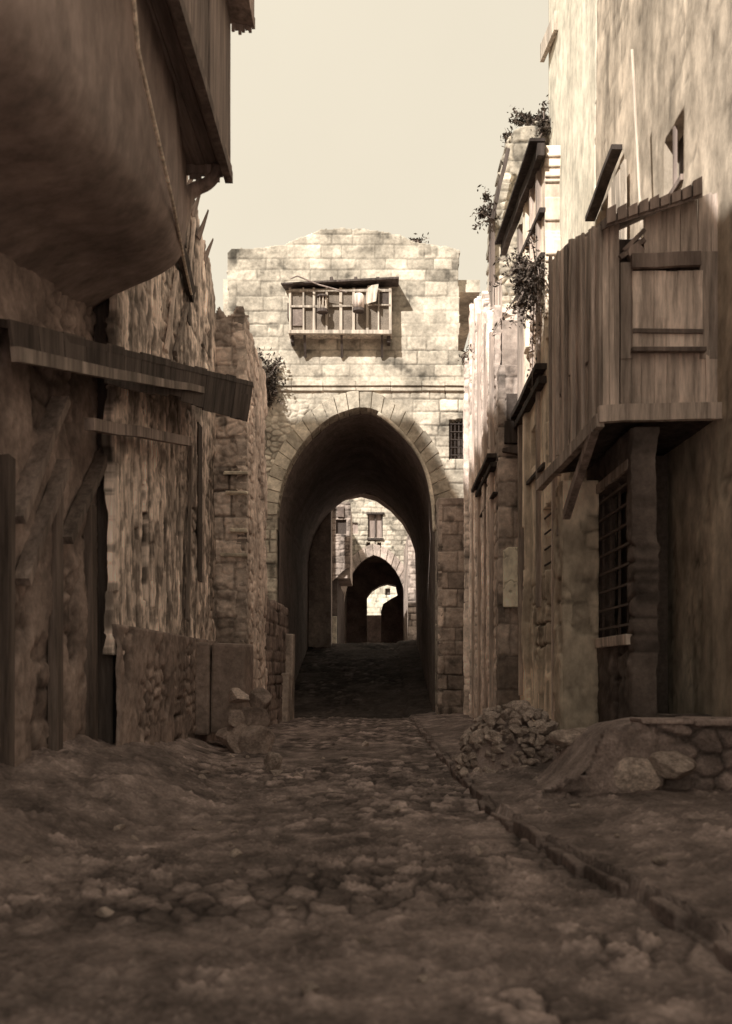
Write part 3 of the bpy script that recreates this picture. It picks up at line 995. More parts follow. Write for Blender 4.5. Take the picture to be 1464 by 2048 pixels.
front('end_wall', G(816, 0, 52)[0], 4.5, -.3, G(0, 1060, 52)[1], 52, .05, lambda u, v: ashlar(u, v, 57, (.3, .45), (.4, .8), .04, .07, .04, .2), M['brown'], cr)
b = MB(); b.box(G(816, 0, 52)[0] + .03, 4.5, 52.13, 60.9, -.3, G(0, 1062, 52)[1]); b.build('body', M['brown'], cr)

# ================================================================== RIGHT SIDE
# wall B, far low wall along the right from the pier to the gate
def xB(y_): return 2.5 + (y_ - 19.6) * .25 / 9.2


wB = thing('street_wall', 'tall narrow right-hand wall of grey stone and boards next to the gatehouse', 'wall', (2.6, 24, 0))


def wB_top(y_):
    return np.interp(y_, [19.6, 20.5, 21.2, 21.6, 22, 25.8, 26, 28.4], [9.0, 9.2, 9.5, 10.0, 10.2, 11.4, 10.35, 10.3]) + .25 * (vn(y_ * 3, y_ * 0, 8) - .5)


def wB_fn(u, v):
    h, t = oldwall(u, v, 63, .5)
    t = t * 1.5
    for (a, b_, k) in ((.5, .9, .1), (1.9, 2.2, .09), (3.6, 4.0, .13), (5.4, 5.9, .12), (7.4, 7.8, .14)):
        h = h + k * (sst(a - .02, a + .02, u) - sst(b_ - .02, b_ + .02, u))
        t = t * (1 + .2 * (sst(a - .02, a + .02, u) - sst(b_ - .02, b_ + .02, u)))
    t = t * (.75 + .5 * vn(u * 5, v * .4, 12))
    return h, t


side('wall', (xB(19.6), 19.6), (xB(28.4), 28.4), -.2, 11.6, .035, wB_fn, M['brown'], wB, lambda y_, z_: z_ < wB_top(y_))
b = MB()
for i in range(9):
    ya = 19.6 + i * .978; 
    b.hexa([(xB(ya) + .12, ya, -.2), (4.4, ya, -.2), (4.4, ya + .978, -.2), (xB(ya + .978) + .12, ya + .978, -.2)] +
           [(xB(ya) + .12, ya, float(wB_top(ya)) - .3), (4.4, ya, float(wB_top(ya)) - .3), (4.4, ya + .978, float(wB_top(ya + .978)) - .3), (xB(ya + .978) + .12, ya + .978, float(wB_top(ya + .978)) - .3)])
b.build('core', M['brown'], wB)
b = MB()
b.bar((xB(19.4) - .12, 19.3, 5.86), (xB(23.6) - .12, 23.6, 5.95), .2, .09, .8, seg=4, wob=.01); b.bar((xB(19.4) - .08, 19.3, 5.68), (xB(23.6) - .08, 23.6, 5.78), .14, .1, .6)
b.bar((xB(19.4) - .05, 19.3, 5.1), (xB(22.6) - .05, 22.6, 5.15), .1, .05, .7)
b.build_each('ledge', M['darkwood'], wB, .01)
b = MB()
for yy, k in ((20.0, .07), (21.3, .06), (23.2, .08), (25.0, .07)):
    b.box(xB(yy) - .1, xB(yy) + .02, yy - k, yy + k, .2, float(wB_top(yy)) - .4, random.uniform(.8, 1.5), .01)
b.build_each('post', M['wood'], wB)
# small hanging box
hb = thing('wooden_box', 'narrow wooden box fixed high on the corner above the right street wall', 'box', (2.72, 21.6, 7.9))
bx0, bx1 = P(984, 0, 21).x, P(1003, 0, 21).x
bz0, bz1 = P(0, 688, 21).z, P(0, 572, 21).z
b = MB(); b.planks((bx0, 20.9), (bx1, 20.9), lambda t: bz0, lambda t: bz1 + .1 * t, 4, (0, -1), .03, .015, .03, .06, (.8, 1.4)); b.planks((bx0, 20.9), (bx0, 21.5), lambda t: bz0, lambda t: bz1, 4, (-1, 0), .03, .01, .03)
b.build('boards', M['wood'], hb)
b = MB(); b.box(bx0 + .04, bx1, 20.94, 21.5, bz0 + .02, bz1 - .02); b.build('box_core', M['darkwood'], hb)
b = MB(); b.box(bx0 + .05, bx1 + .1, 20.85, 21.5, bz0 - .12, bz0 - .002, .5, .01); b.build('base', M['darkwood'], hb)

# ruined wall with growth on top
rw = thing('ruined_wall', 'ruined high stone wall with plants growing along its broken top', 'wall', (3.4, 22.5, 9))
D3 = 22.4
rpoly = [G(979, 620, D3), G(981, 455, D3), G(990, 400, D3), G(1003, 330, D3), G(1013, 290, D3), G(1022, 264, D3), G(1042, 254, D3), G(1060, 250, D3), G(1080, 238, D3), G(1110, 226, D3), G(1150, 226, D3), G(1150, 620, D3)]


def rw_fn(u, v):
    h, t = rubblework(u, v, 71, .3, .05)
    h2_, t2 = ashlar(u, v, 72, (.3, .5), (.4, .8), .03, .04, .03, .25)
    k = sst(.42, .58, fbm(u * .9, v * .9, 73, 3))
    return h * k + h2_ * (1 - k), t * k + t2 * (1 - k)


front('face', 2.6, 4.7, 8.0, 14.9, D3, .03, rw_fn, M['pale'], rw, lambda x, z: inpoly(x + (vn(x * 9, z * 9, 4) - .5) * .1, z, rpoly), .6)
b = MB(); b.bar(P(1016, 300, 22.0), P(984, 440, 22.0), .09, .16, .9, Vector((0, 1, 0)), 4, .02); b.build('leaning_timber', M['darkwood'], rw)
b = MB(); b.box(P(980, 0, 22.3).x, P(990, 0, 22.3).x, 22.2, 22.38, 8.6, P(0, 440, 22.2).z, .6, .02); b.build('corner_post', M['midwood'], rw)

bush('weed_tuft', 'ragged plants growing on top of the ruined right wall', tuple(P(1060, 255, 22.5)), tuple(P(1060, 240, 22.5)), (.5, .2, .22), 700, .055, 5)
bush('weed_tuft', 'dark clump of leaves at the highest corner of the ruined right wall', tuple(P(1088, 262, 22.2)), tuple(P(1086, 250, 22.2)), (.16, .2, .38), 420, .055, 6)
bush('weed_tuft', 'small tuft on the left shoulder of the ruined right wall', tuple(P(1018, 285, 22.5)), tuple(P(1016, 275, 22.5)), (.13, .12, .16), 160, .05, 16)
bush('caper_bush', 'sprawling leafy bush jutting out into the sky from the right wall', tuple(P(985, 440, 22.1)), tuple(P(966, 425, 22.1)), (.26, .26, .36), 520, .055, 8)

# pier with notice slab
pr = thing('stone_pier', 'square pier of large brown stone blocks halfway along the right side', 'pier', (2.7, 19.3, 0))
px0, px1 = P(998, 0, 19.0).x, 2.98


def pier_fn(u, v):
    return ashlar(u, v, 81, (.35, .7), (.6, .9), .03, .045, .025, .2)


front('front_face', px0, px1, -.2, 7.6, 19.0, .025, pier_fn, M['brown'], pr)
side('side_face', (px0, 19.0), (px0 + .02, 19.6), -.2, 7.6, .03, pier_fn, M['brown'], pr)
b = MB(); b.box(px0 + .05, px1, 19.06, 19.6, -.2, 7.55); b.build('core', M['brown'], pr)
b = MB()
b.box(px0 + .1, px1, 18.84, 18.95, P(0, 890, 19).z, P(0, 845, 19).z, .7, .01)
b.hexa([(px0 + .06, 18.9, P(0, 905, 19).z), (px1, 18.75, P(0, 915, 19).z), (px1, 19, P(0, 915, 19).z), (px0 + .06, 19, P(0, 905, 19).z),
        (px0 + .06, 18.9, P(0, 898, 19).z), (px1, 18.75, P(0, 893, 19).z), (px1, 19, P(0, 893, 19).z), (px0 + .06, 19, P(0, 898, 19).z)], 1.1)
b.build('bracket', M['darkwood'], pr, .01)
b = MB(); b.box(px0 + .14, px1 - .03, 18.9, 18.94, P(0, 842, 19).z, P(0, 790, 19).z, 1); b.build('recess', M['hole'], pr)
# pale slab
sz0, sz1 = P(0, 1214, 18.9).z, P(0, 1094, 18.9).z
sx0, sx1 = P(1007, 0, 18.9).x, P(1040, 0, 18.9).x


def slab_fn(u, v):
    c = np.abs(fbm(u * 6, v * 3, 131, 3) - .5)
    crack = sst(.035, .0, c)
    big = sst(.05, .02, np.hypot((u - .22) * 1.4, v - .42)) + sst(.05, .02, np.hypot((u - .14) * 1.4, v - .3))
    h = -.02 * crack - .02 * big
    return h, 1.55 - .6 * crack - .5 * np.clip(big, 0, 1) + .1 * vn(u * 20, v * 20, 2)


o = front('pale_slab', sx0, sx1, sz0, sz1, 18.88, .012, slab_fn, M['plaster'], None, lambda x, z: z < sz1 - .06 * sst(sx0 + .12, sx0, x), .1)
tag(o, 'pale cracked upright stone slab set into the front of the right pier', 'slab')

# wall A with eaves
wA_ = thing('timbered_house', 'weathered plaster and timber house wall under a long slanting eave on the right', 'house', (2.9, 16.8, 0))


def wA_fn(u, v):
    h, t = boards(u, v, 95, .3, .04)
    h = h * .7
    t = .3 + t * 1.3
    hr, tr = oldwall(u, v, 92, .2)
    k = sst(3.6, 3.0, v) * sst(1.6, 1.9, v)
    h = h * (1 - k) + hr * k; t = t * (1 - k) + tr * k * 1.15
    pl = sst(.45, .55, fbm(u * .8, v * .35, 93, 3)) * sst(4.0, 4.6, v)
    h = h * (1 - .7 * pl) + .02 * pl; t = t * (1 - pl) + 1.5 * pl
    for (a, b_, kk) in ((.1, .35, .06), (1.5, 1.62, .06), (2.3, 2.42, .05), (3.5, 3.9, .08)):
        s_ = (sst(a - .015, a + .015, u) - sst(b_ - .015, b_ + .015, u))
        h = h + kk * s_
    t = t * (.7 + .6 * vn(u * 7, v * .35, 15))
    return h, t


holesA = [(14.95, 16.4, 3.15, 4.25), (15.0, 15.9, 5.6, 7.0), (17.4, 18.3, 6.7, 7.5), (16.6, 17.5, 5.2, 5.9), (17.9, 18.5, 3.4, 4.2), (16.5, 17.3, 7.6, 8.3), (17.9, 18.6, 8.7, 9.3)]
side('wall', (2.9, 14.2), (2.9, 19.0), -.2, 10.35, .026, wA_fn, M['render'], wA_, lambda y_, z_: ~np.any([(y_ > a) & (y_ < b_) & (z_ > c) & (z_ < d) for a, b_, c, d in holesA], axis=0) & ((z_ < 7.2) | (y_ > 16.0 + .15 * vn(z_ * 3, z_ * 0, 2))), .25)
b = MB()
b.box(3.16, 3.4, 14.25, 16.0, -.2, 7.1); b.box(3.16, 3.4, 16.02, 19.6, -.2, 7.0)
b.build('body', M['hole'], wA_)
b = MB()
b.bar((2.78, 15.9, 10.22), (2.76, 20.4, 10.5), .12, .2, .8, seg=5, wob=.02); b.bar((2.72, 15.9, 10.38), (2.7, 20.4, 10.66), .26, .05, .6, seg=4, wob=.01)
b.build('eave', M['darkwood'], wA_)
b = MB()
b.bar((2.8, 16.0, 6.62), (2.8, 19.0, 6.55), .2, .1, .7, seg=3, wob=.01); b.bar((2.83, 16.0, 6.4), (2.83, 19.0, 6.33), .15, .12, .55)
b.bar((2.86, 15.9, 4.95), (2.86, 18.0, 4.98), .09, .06, .7); b.bar((2.84, 16.1, 9.3), (2.84, 19.0, 9.55), .1, .08, .8); b.bar((2.85, 16.1, 8.55), (2.85, 17.4, 8.8), .08, .06, .9)
b.build_each('ledge', M['darkwood'], wA_)
b = MB()
for yy, z0, z1, k in ((14.6, 4.5, 7.1, .09), (15.05, .3, 6.6, .05), (16.55, 2.6, 10.2, .07), (17.2, 6.6, 10.2, .05), (18.6, 1.0, 10.2, .08)):
    b.box(2.8, 2.92, yy - k, yy + k, z0, z1, random.uniform(.8, 1.6), .012)
b.build_each('post', M['wood'], wA_)
b = MB()
for k in range(4):
    zz = 3.3 + k * .27
    b.tube([(2.93, 14.97, zz), (2.93, 16.38, zz)], .018, 6)
b.build('window_bars', M['iron'], wA_)
bush('hanging_shrub', 'big dark shrub hanging over the right wall beside the plank bay', tuple(P(1072, 540, 16.3)), tuple(P(1052, 556, 16.2)), (.36, .5, .42), 2600, .042, 9, drop=.9)
bush('grass_tuft', 'dry drooping growth on the far right wall near the gatehouse', tuple(P(962, 690, 25.4)), tuple(P(960, 715, 25.2)), (.3, .4, .55), 900, .06, 10, drop=.6)
bush('wall_weed', 'dark leafy weed at the top end of the right street wall', tuple(P(962, 612, 25.6)), tuple(P(962, 612, 25.6)), (.25, .4, .2), 300, .05, 12)
bush('caper_bush', 'round dark caper bush growing from the gatehouse wall beside the left stone house', tuple(P(535, 765, 28.9)), tuple(P(536, 768, 28.7)), (.34, .22, .62), 1500, .07, 13)
bush('weed_tuft', 'tiny plant standing on the top edge of the gatehouse', tuple(P(836, 487, 29.1)), tuple(P(836, 482, 29.1)), (.24, .12, .1), 130, .06, 14)
bush('wall_weed', 'small weed on the gatehouse string course next to the right wall', tuple(P(929, 722, 28.8)), tuple(P(929, 718, 28.7)), (.1, .1, .16), 120, .05, 15)

# tall plastered house behind the bay
th = thing('plastered_house', 'tall house with whitewashed upper wall rising behind the plank bay', 'house', (4.1, 14, 0))


def th_fn(u, v):
    a, b_ = oldwall(u * 1.3, v * .55, 103, 1.3)
    return a * .25, .72 + .32 * b_


def tan_fn(u, v):
    a, b_ = oldwall(u * 1.2, v * .6, 105, .75)
    drip = sst(.5, .8, fbm(u * 2.5, v * .25, 109, 3))
    return a * .35, (.2 + .85 * b_) * (1 - .35 * drip)


side('white_wall', (4.1, 17.6), (4.1, 22.39), 5, 18, .06, th_fn, M['plaster'], th, lambda y_, z_: y_ > 17.6 + .25 * (vn(z_ * 1.5, z_ * 0, 3) - .5))
tw = [(12.9, 13.7, 8.2, 9.1), (16.4, 17.3, 8.0, 9.9)]
side('tan_wall', (4.42, 1.5), (4.107, 17.9), -.2, 18, .06, tan_fn, M['render'], th,
     lambda y_, z_: ~np.any([(y_ > a) & (y_ < b_) & (z_ > c) & (z_ < d) for a, b_, c, d in tw], axis=0) & (z_ < 13 + 5 * (y_ > 12)), .3)
b = MB(); b.box(4.6, 9, 12.1, 22.38, -.2, 17.9); b.box(4.8, 9, 1.5, 12.08, -.2, 12.9); b.build('body', M['render'], th)
b = MB(); b.bar((4.0, 15.7, 10.15), (3.98, 17.6, 9.85), .18, .09, .7, seg=3, wob=.02); lt = b.build('lintel', M['darkwood'], th)
for (a, b_, c, d) in tw:
    q = MB(); q.box(4.38, 4.44, a - .1, b_ + .1, c - .1, d + .1)
    wi = q.build('window', M['hole'], th)
    q = MB()
    if c < 8.1:
        for k in range(5):
            zz = c + (d - c) * (k + .5) / 5
            q.bar((4.2, a, zz), (4.2, b_, zz), .03, .06, 1)
        for k in range(3):
            yy = a + (b_ - a) * (k + .5) / 3
            q.bar((4.24, yy, c), (4.24, yy, d), .04, .04, 1)
    else:
        q.bar((4.2, a, c - .001), (4.2, b_, c - .001), .1, .08, 1); q.bar((4.2, (a + b_) / 2, c + .05), (4.2, (a + b_) / 2, d), .05, .05, 1)
    q.build('lattice', M['midwood'], wi)
b = MB(); b.planks((4.02, 15.3), (4.0, 16.35), lambda t: 7.75, lambda t: 9.75, 4, (-1, 0), .04, .02, .04, .03, (.9, 1.5)); b.build('shutter', M['palewood'], th)
b = MB(); b.bar((4.05, 21.2, 16.0), (3.96, 22.5, 16.1), .1, .4, 1.3); b.build_each('cornice', M['palewood'], th)
b = MB(); b.tube([P(1264, 100, 13.6), P(1276, 330, 13.55), P(1285, 480, 13.5)], .022, 7, 1.6)
tag(b.build('drain_pole', M['palewood']), 'pale slender vertical pole against the tan upper wall behind the bay', 'pole')

# plank bay
bay = thing('plank_bay', 'big projecting wooden bay of weathered upright planks with a shuttered window', 'bay', (3.3, 12.5, 4.5))
nx_, ny_ = 2.78, 11.7
fx_, fy_ = 2.60, 14.1
b = MB()
b.planks((nx_, ny_), (fx_, fy_), lambda t: 4.62 - .12 * t, lambda t: 7.0 + .65 * t, 13, (-1, -.075), .04, .022, .06, .008, (.75, 1.6), .25)
b.build('side_planks', M['wood'], bay)
b = MB()
for k in range(6):
    t = .08 + k * .17
    b.box(nx_ + (fx_ - nx_) * t - .06, nx_ + (fx_ - nx_) * t - .02, ny_ + (fy_ - ny_) * t - .03, ny_ + (fy_ - ny_) * t + .03, 4.55, 7.0 + .6 * t, random.uniform(.7, 1.3), .01)
b.build_each('batten', M['wood'], bay)
wl, wr = P(1262, 0, ny_).x, P(1402, 0, ny_).x
wzt, wzb = P(0, 520, ny_).z, P(0, 702, ny_).z
fr = P(1440, 0, ny_).x
b = MB()
ft = lambda x: P(0, 442 - (x - P(1210, 0, ny_).x) * 162 * .30, ny_).z
b.planks((nx_ + .02, ny_), (wl - .14, ny_), lambda t: 4.72, lambda t: ft(nx_) + t * .05, 3, (0, -1), .04, .01, .02, .03, (1.0, 1.5))
b.planks((wl + .16, ny_), (fr, ny_), lambda t: wzt - .02, lambda t: ft(wl) + t * (ft(fr) - ft(wl)) - .05, 7, (0, -1), .04, .008, .01, .015, (.85, 1.2))
b.planks((wl - .13, ny_), (fr, ny_), lambda t: 4.72, lambda t: wzb + .02, 8, (0, -1), .04, .012, .01, .02, (.95, 1.35))
b.planks((wr - .02, ny_ - .012), (fr, ny_ - .012), lambda t: wzb - .1, lambda t: wzt + .1, 2, (0, -1), .04, .004, .01, .015, (.6, .75))
b.planks((wl - .13, ny_ - .008), (wl + .02, ny_ - .008), lambda t: wzb - .1, lambda t: wzt - .02, 1, (0, -1), .04, .004, .01, .015, (.8, .9))
b.build('front_planks', M['wood'], bay)
b = MB(); b.planks((wl, ny_ - .07), (wr, ny_ - .07), lambda t: wzb, lambda t: wzt - .16, 6, (0, -1), .03, .008, .004, .01, (1.1, 1.45))
sh = b.build('shutter', M['wood'], bay)
b = MB()
b.bar((wl - .02, ny_ - .1, wzt - .06), (wr - .04, ny_ - .1, wzt - .03), .07, .17, .65, seg=3, wob=.008)
b.bar((wl, ny_ - .085, wzb + .22), (wr, ny_ - .085, wzb + .21), .03, .05, .5, seg=2)
b.bar((wl - .02, ny_ - .1, wzb - .02), (wr + .02, ny_ - .1, wzb - .02), .09, .05, .55, seg=2)
b.build_each('shutter_rail', M['midwood'], sh)
b = MB()
b.bar((wl - .1, ny_ - .02, wzt + .1), (wl + .16, ny_ - .02, wzt + .36), .05, .05, .8); b.bar((wl - .14, ny_ - .02, wzt + .02), (wl + .16, ny_ - .02, wzt + .24), .05, .06, .8)
b.tube([(wl + .05, ny_ - .06, wzt + .08), (wl + .05, ny_ + .05, wzt + .08)], .1, 10)
b.build_each('broken_slat', M['midwood'], bay)
b = MB()
rA, rB = P(1212, 446, ny_ - .25), P(1405, 385, ny_ - .25)
b.hexa([rA + Vector((0, 0, -.05)), rB + Vector((0, 0, -.06)), rB + Vector((0, 1.6, .55)), rA + Vector((0, 1.9, .5)),
        rA + Vector((0, 0, .07)), rB + Vector((0, 0, .13)), rB + Vector((0, 1.6, .7)), rA + Vector((0, 1.9, .6))], .9)
for k in range(9):
    t = k / 9
    p = rA.lerp(rB, t); q = rA.lerp(rB, t + .1)
    zj = random.uniform(.07, .16)
    b.hexa([p + Vector((0, -.06, -.03)), q + Vector((-.01, -.06, -.03)), q + Vector((-.01, -.005, -.03)), p + Vector((0, -.005, -.03)),
            p + Vector((0, -.06, zj)), q + Vector((-.01, -.06, zj + .02)), q + Vector((-.01, -.005, zj + .02)), p + Vector((0, -.005, zj))], random.uniform(.7, 1.3))
b.build('roof', M['midwood'], bay)
b = MB()
b.bar((nx_ - .05, ny_ - .09, 4.62), (fr + .05, ny_ - .09, 4.66), .1, .2, 1.1, seg=5, wob=.012)
b.bar((nx_ - .03, ny_ - .1, 4.55), (fx_ - .12, fy_ + .25, 4.28), .1, .16, .8, seg=4, wob=.012)
b.build_each('base_beam', M['wood'], bay)
b = MB(); b.hexa([(nx_, ny_, 4.6), (fr + .05, ny_, 4.6), (fr + .05, fy_, 4.6), (fx_, fy_, 4.4), (nx_, ny_, 4.7), (fr + .05, ny_, 4.7), (fr + .05, fy_, 4.7), (fx_, fy_, 4.5)], .9)
b.build('floor', M['darkwood'], bay)
b = MB(); b.box(2.86, 4.08, 11.8, 14.0, 4.72, 6.85); b.build('core', M['darkwood'], bay)
b = MB(); b.bar((2.72, 14.0, 3.5), (2.72, 11.75, 4.5), .1, .13, 1, seg=4, wob=.012); b.build('brace', M['midwood'], bay)
b = MB(); b.hexa([(fx_ + .01, fy_ - .03, 4.5), (4.05, fy_ - .03, 4.5), (4.05, fy_, 4.5), (fx_ + .01, fy_, 4.5), (fx_ + .01, fy_ - .03, 7.4), (4.05, fy_ - .03, 8), (4.05, fy_, 8), (fx_ + .01, fy_, 7.4)], .9)
b.build('end_boards', M['wood'], bay)

# ground floor under the bay
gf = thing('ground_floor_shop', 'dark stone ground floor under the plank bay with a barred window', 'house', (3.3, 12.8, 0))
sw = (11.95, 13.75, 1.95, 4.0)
side('street_wall', (3.2, 11.72), (3.2, 14.2), -.2, 4.5, .03, lambda u, v: oldwall(u, v, 111, .6), M['sootstone'], gf, lambda y_, z_: ~((y_ > sw[0]) & (y_ < sw[1]) & (z_ > sw[2]) & (z_ < sw[3])), .3)  # stone colour carries the shade below the bay
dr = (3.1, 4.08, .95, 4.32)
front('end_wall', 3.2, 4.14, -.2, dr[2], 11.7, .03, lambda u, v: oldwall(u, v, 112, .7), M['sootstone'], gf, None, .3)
b = MB(); b.box(3.62, 4.1, 13.3, 14.2, -.2, 4.5); b.build('interior', M['hole'], gf)
b = MB()
b.box(3.12, 3.3, sw[0] - .1, sw[1] + .1, sw[2] - .14, sw[2] - .005, 1.3, .01)
b.build('window_sill', M['wood'], gf, .01)
b = MB()
b.box(3.15, 3.3, sw[0] - .1, sw[1] + .1, sw[3] + .005, sw[3] + .14, .9, .01)
wf = b.build('barred_window', M['wood'], gf, .01)
b = MB()
for k in range(8):
    zz = sw[2] + (sw[3] - sw[2]) * (k + .5) / 8
    b.bar((3.21, sw[0], zz), (3.21, sw[1], zz), .03, .03, 1.8)
for k in range(4):
    yy = sw[0] + (sw[1] - sw[0]) * (k + .5) / 4
    b.bar((3.25, yy, sw[2]), (3.25, yy, sw[3]), .03, .03, 1.4)
b.build('bars', M['iron'], wf)
b = MB(); b.box(3.22, 4.13, 11.62, 11.76, dr[2] - .12, dr[2] - .004, .8, .01); b.build('counter', M['darkwood'], gf)
pil = thing('corner_pillar', 'plastered square pillar left of the barred window below the bay', 'pillar', (2.9, 13.8, 0))
front('front_face', 2.68, 3.19, -.2, 4.2, 13.55, .025, lambda u, v: (lambda a: (a[0] * .8, a[1] * (1 + .7 * sst(3.6, 4.0, v))))(oldwall(u, v, 121, .8)), M['render'], pil)
side('side_face', (2.68, 13.55), (2.7, 14.18), -.2, 4.2, .03, lambda u, v: oldwall(u, v, 122, .8), M['render'], pil)
b = MB(); b.box(2.73, 3.19, 13.61, 14.18, -.2, 4.18); b.build('core', M['render'], pil)

# stone bench / platform at right, boulders, rubble heap
pf = thing('stone_platform', 'broad raised stone and earth platform at the right roadside in front of the shop', 'platform', (3.1, 10.4, 0))
front('front_face', 1.75, 4.1, 0, 1.05, 9.9, .025, lambda u, v: (lambda a: (a[0] * 2.0, a[1]))(oldwall(u, v, 141, .55)), M['dirt'], pf, lambda x, z: z < .2 + .74 * sst(1.8, 2.75, x + .25 * (vn(x * 5, x * 0, 4) - .5)) + .07 * vn(x * 5, x * 0, 3))
b = MB()
vs = []; fs = []
for jj_ in range(14):
    for ii in range(24):
        x_ = 1.75 + ii * .1025; y_ = 9.93 + jj_ * .14
        z_ = .17 + .74 * float(sst(1.8, 2.75, np.array(x_))) + .1 * (float(vn(np.array(x_ * 3), np.array(y_ * 3), 9)) - .5)
        vs.append((x_, y_, z_ * (1 if jj_ < 12 else .5)))
for jj_ in range(13):
    for ii in range(23):
        fs.append((jj_ * 24 + ii, jj_ * 24 + ii + 1, (jj_ + 1) * 24 + ii + 1, (jj_ + 1) * 24 + ii))
b.add(vs, fs, 1.0)
b.build('fill', M['dirt'], pf)
b = MB()
xx = 2.75
while xx < 4.0:
    l = random.uniform(.4, .8); b.box(xx, min(xx + l - .02, 4.1), 9.82, 10.3, .93, 1.0, random.uniform(.9, 1.3), .015); xx += l
b.build('coping', M['dirt'], pf, .02)
for i, (px, py, d, s, lb) in enumerate((
        (1165, 1590, 10.6, (.3, .22, .11), 'flat smooth boulder on the pavement just right of the rubble heap'),
        (1270, 1548, 9.85, (.3, .2, .22), 'large rounded boulder leaning against the front of the right platform'),
        (1345, 1540, 9.85, (.36, .2, .19), 'long slanting boulder at the foot of the right platform'),
        (1150, 1478, 11.4, (.3, .3, .17), 'pale boulder at the sloping left end of the right platform'),
        (1225, 1600, 10.0, (.14, .12, .08), 'small stone between the flat boulder and the platform'))):
    p = P(px, py, d)
    stone('boulder', lb, 'boulder', (p.x, p.y, p.z), s, i % 8, None, (0, random.uniform(-.2, .2), random.uniform(-.3, .3)))


def heap_z(x, y_):
    return .86 * max(0, 1 - ((x - 1.98) / .86) ** 2 - ((y_ - 13.5) / .95) ** 2) ** .8


hm = MB(); vs = []; fs = []
for j in range(17):
    for i in range(17):
        x_ = 1.1 + i * .11; y_ = 12.5 + j * .125
        vs.append((x_, y_, .08 + heap_z(x_, y_) * .86 + random.uniform(-.05, .05)))
for j in range(16):
    for i in range(16):
        fs.append((j * 17 + i, j * 17 + i + 1, (j + 1) * 17 + i + 1, (j + 1) * 17 + i))
hm.add(vs, fs, 1.0)
tag(hm.build('rubble', M['dirt'], None, 0, True), 'loose earth and small stones filling the rubble heap on the right pavement', 'rubble', None, 'stuff')
n = 0
while n < 270:
    x_ = random.uniform(1.14, 2.8); y_ = random.choice((random.uniform(12.5, 13.9), random.uniform(12.5, 13.3)))
    hz = heap_z(x_, y_)
    if hz <= .02 and random.random() < .8:
        continue
    s = random.choice((.04, .05, .06, .07, .08, .11)) * random.uniform(.85, 1.25)
    stone('rubble_stone', 'rough broken stone lying in the rubble heap by the right wall', 'stone', (x_, y_, .12 + hz + s * .2), (s * random.uniform(.9, 1.4), s, s * random.uniform(.6, .9)), None, 'stones of the rubble heap')
    n += 1

# ================================================================== LEFT SIDE
# stone house
sh_ = thing('stone_house', 'roofless block-built stone house on the left in front of the gatehouse', 'house', (-3.2, 22, 0))
D4 = 20.1
f4 = [G(425, 1600, D4), G(425, 640, D4), G(437, 612, D4), G(452, 632, D4), G(466, 627, D4), G(474, 612, D4), G(487, 612, D4), G(489, 640, D4), G(493, 760, D4), G(493, 1600, D4)]
front('end_wall', -3.6, -2.68, -.2, 9.4, D4, .026, lambda u, v: (lambda a, r: (a[0] + r[0] * .4, a[1] * (.9 + .6 * r[1])))(ashlar(u, v, 151, (.38, .62), (.4, .9), .035, .06, .03, .25), rubblework(u, v, 152, .3, .05)), M['brown'], sh_,
      lambda x, z: inpoly(x, np.maximum(z, .2), f4), .2)
yb = 24.2
def xs(y_): return -2.73 + (y_ - D4) * -.00
def top4(y_): return np.interp(y_, [20.1, 21, 22, 23, 24.2], [9.1, 8.9, 8.9, 8.95, 8.6]) + .3 * (vn(y_ * 4, y_ * 0, 6) - .5)


side('street_wall', (-2.73, D4), (-2.8, yb), -.2, 9.5, .03, lambda u, v: (lambda a: (a[0] * 1.6, a[1] * 1.25))(oldwall(u, v, 153, .45)), M['brown'], sh_,
     lambda y_, z_: z_ < top4(y_), .2, flip=True)
b = MB(); b.box(-6, -2.95, D4 + .22, yb, -.2, 8.4); b.build('core', M['brown'], sh_)
b = MB()
for (py, s) in ((945, .5), (985, .45), (1060, .35), (1110, .55)):
    z = P(0, py, D4).z
    b.box(-2.7 - s, -2.69, D4 - .1, D4 + .02, z - .05, z + .02, random.uniform(1.1, 1.7), .02)
b.build_each('ledge', M['pale'], sh_, .015)

# plank house
ph = thing('plank_house', 'tall leaning house clad in rough vertical planks on the left side', 'house', (-3.5, 16, 0))
def ztop(t):
    y_ = 12.4 + t * 7.7
    return float(np.interp(y_, [12.4, 14.5, 16.8, 17.6, 18.4, 19.2, 20.1], [10.6, 10.6, 10.45, 10.35, 10.2, 9.85, 9.25]))


side('cladding', (-3.40, 12.4), (-3.40, 20.1), 1.7, 10.8, .022, lambda u, v: mixwall(u, v, 201), M['wood'], ph,
     lambda y_, z_: z_ < np.interp(y_, [12.4 + 7.7 * k / 20 for k in range(21)], [ztop(k / 20) for k in range(21)]) + .22 * (vn(y_ * 9, y_ * 0, 5) - .5) - .25 * (vn(y_ * 24, y_ * 0, 6) > .8), .1, flip=True)
b = MB()
for (y0_, z0, y1_, z1, tn) in ((15.2, 6.6, 16.0, 8.2, 1.3), (15.9, 6.8, 16.9, 8.0, .5), (17.0, 8.4, 17.5, 9.8, 1.2), (16.9, 2.4, 17.2, 5.6, .5)):
    b.bar((-3.34, y0_, z0), (-3.33, y1_, z1), .05, .1, tn, Vector((0, 1, 0)), 3, .01)
b.build_each('batten', M['wood'], ph)
b = MB()
for k in range(4):
    y_ = 16.9 + k * .62
    z = ztop((y_ - 12.4) / 7.7)
    b.bar((-3.38, y_, z - .5), (-3.26 + random.uniform(-.05, .12), y_ + random.uniform(-.1, .1), z + random.uniform(-.05, .02)), .04, .26, .8, Vector((0, 1, 0)), 2, .01, .25)
b.build_each('splinter', M['midwood'], ph)
b = MB()
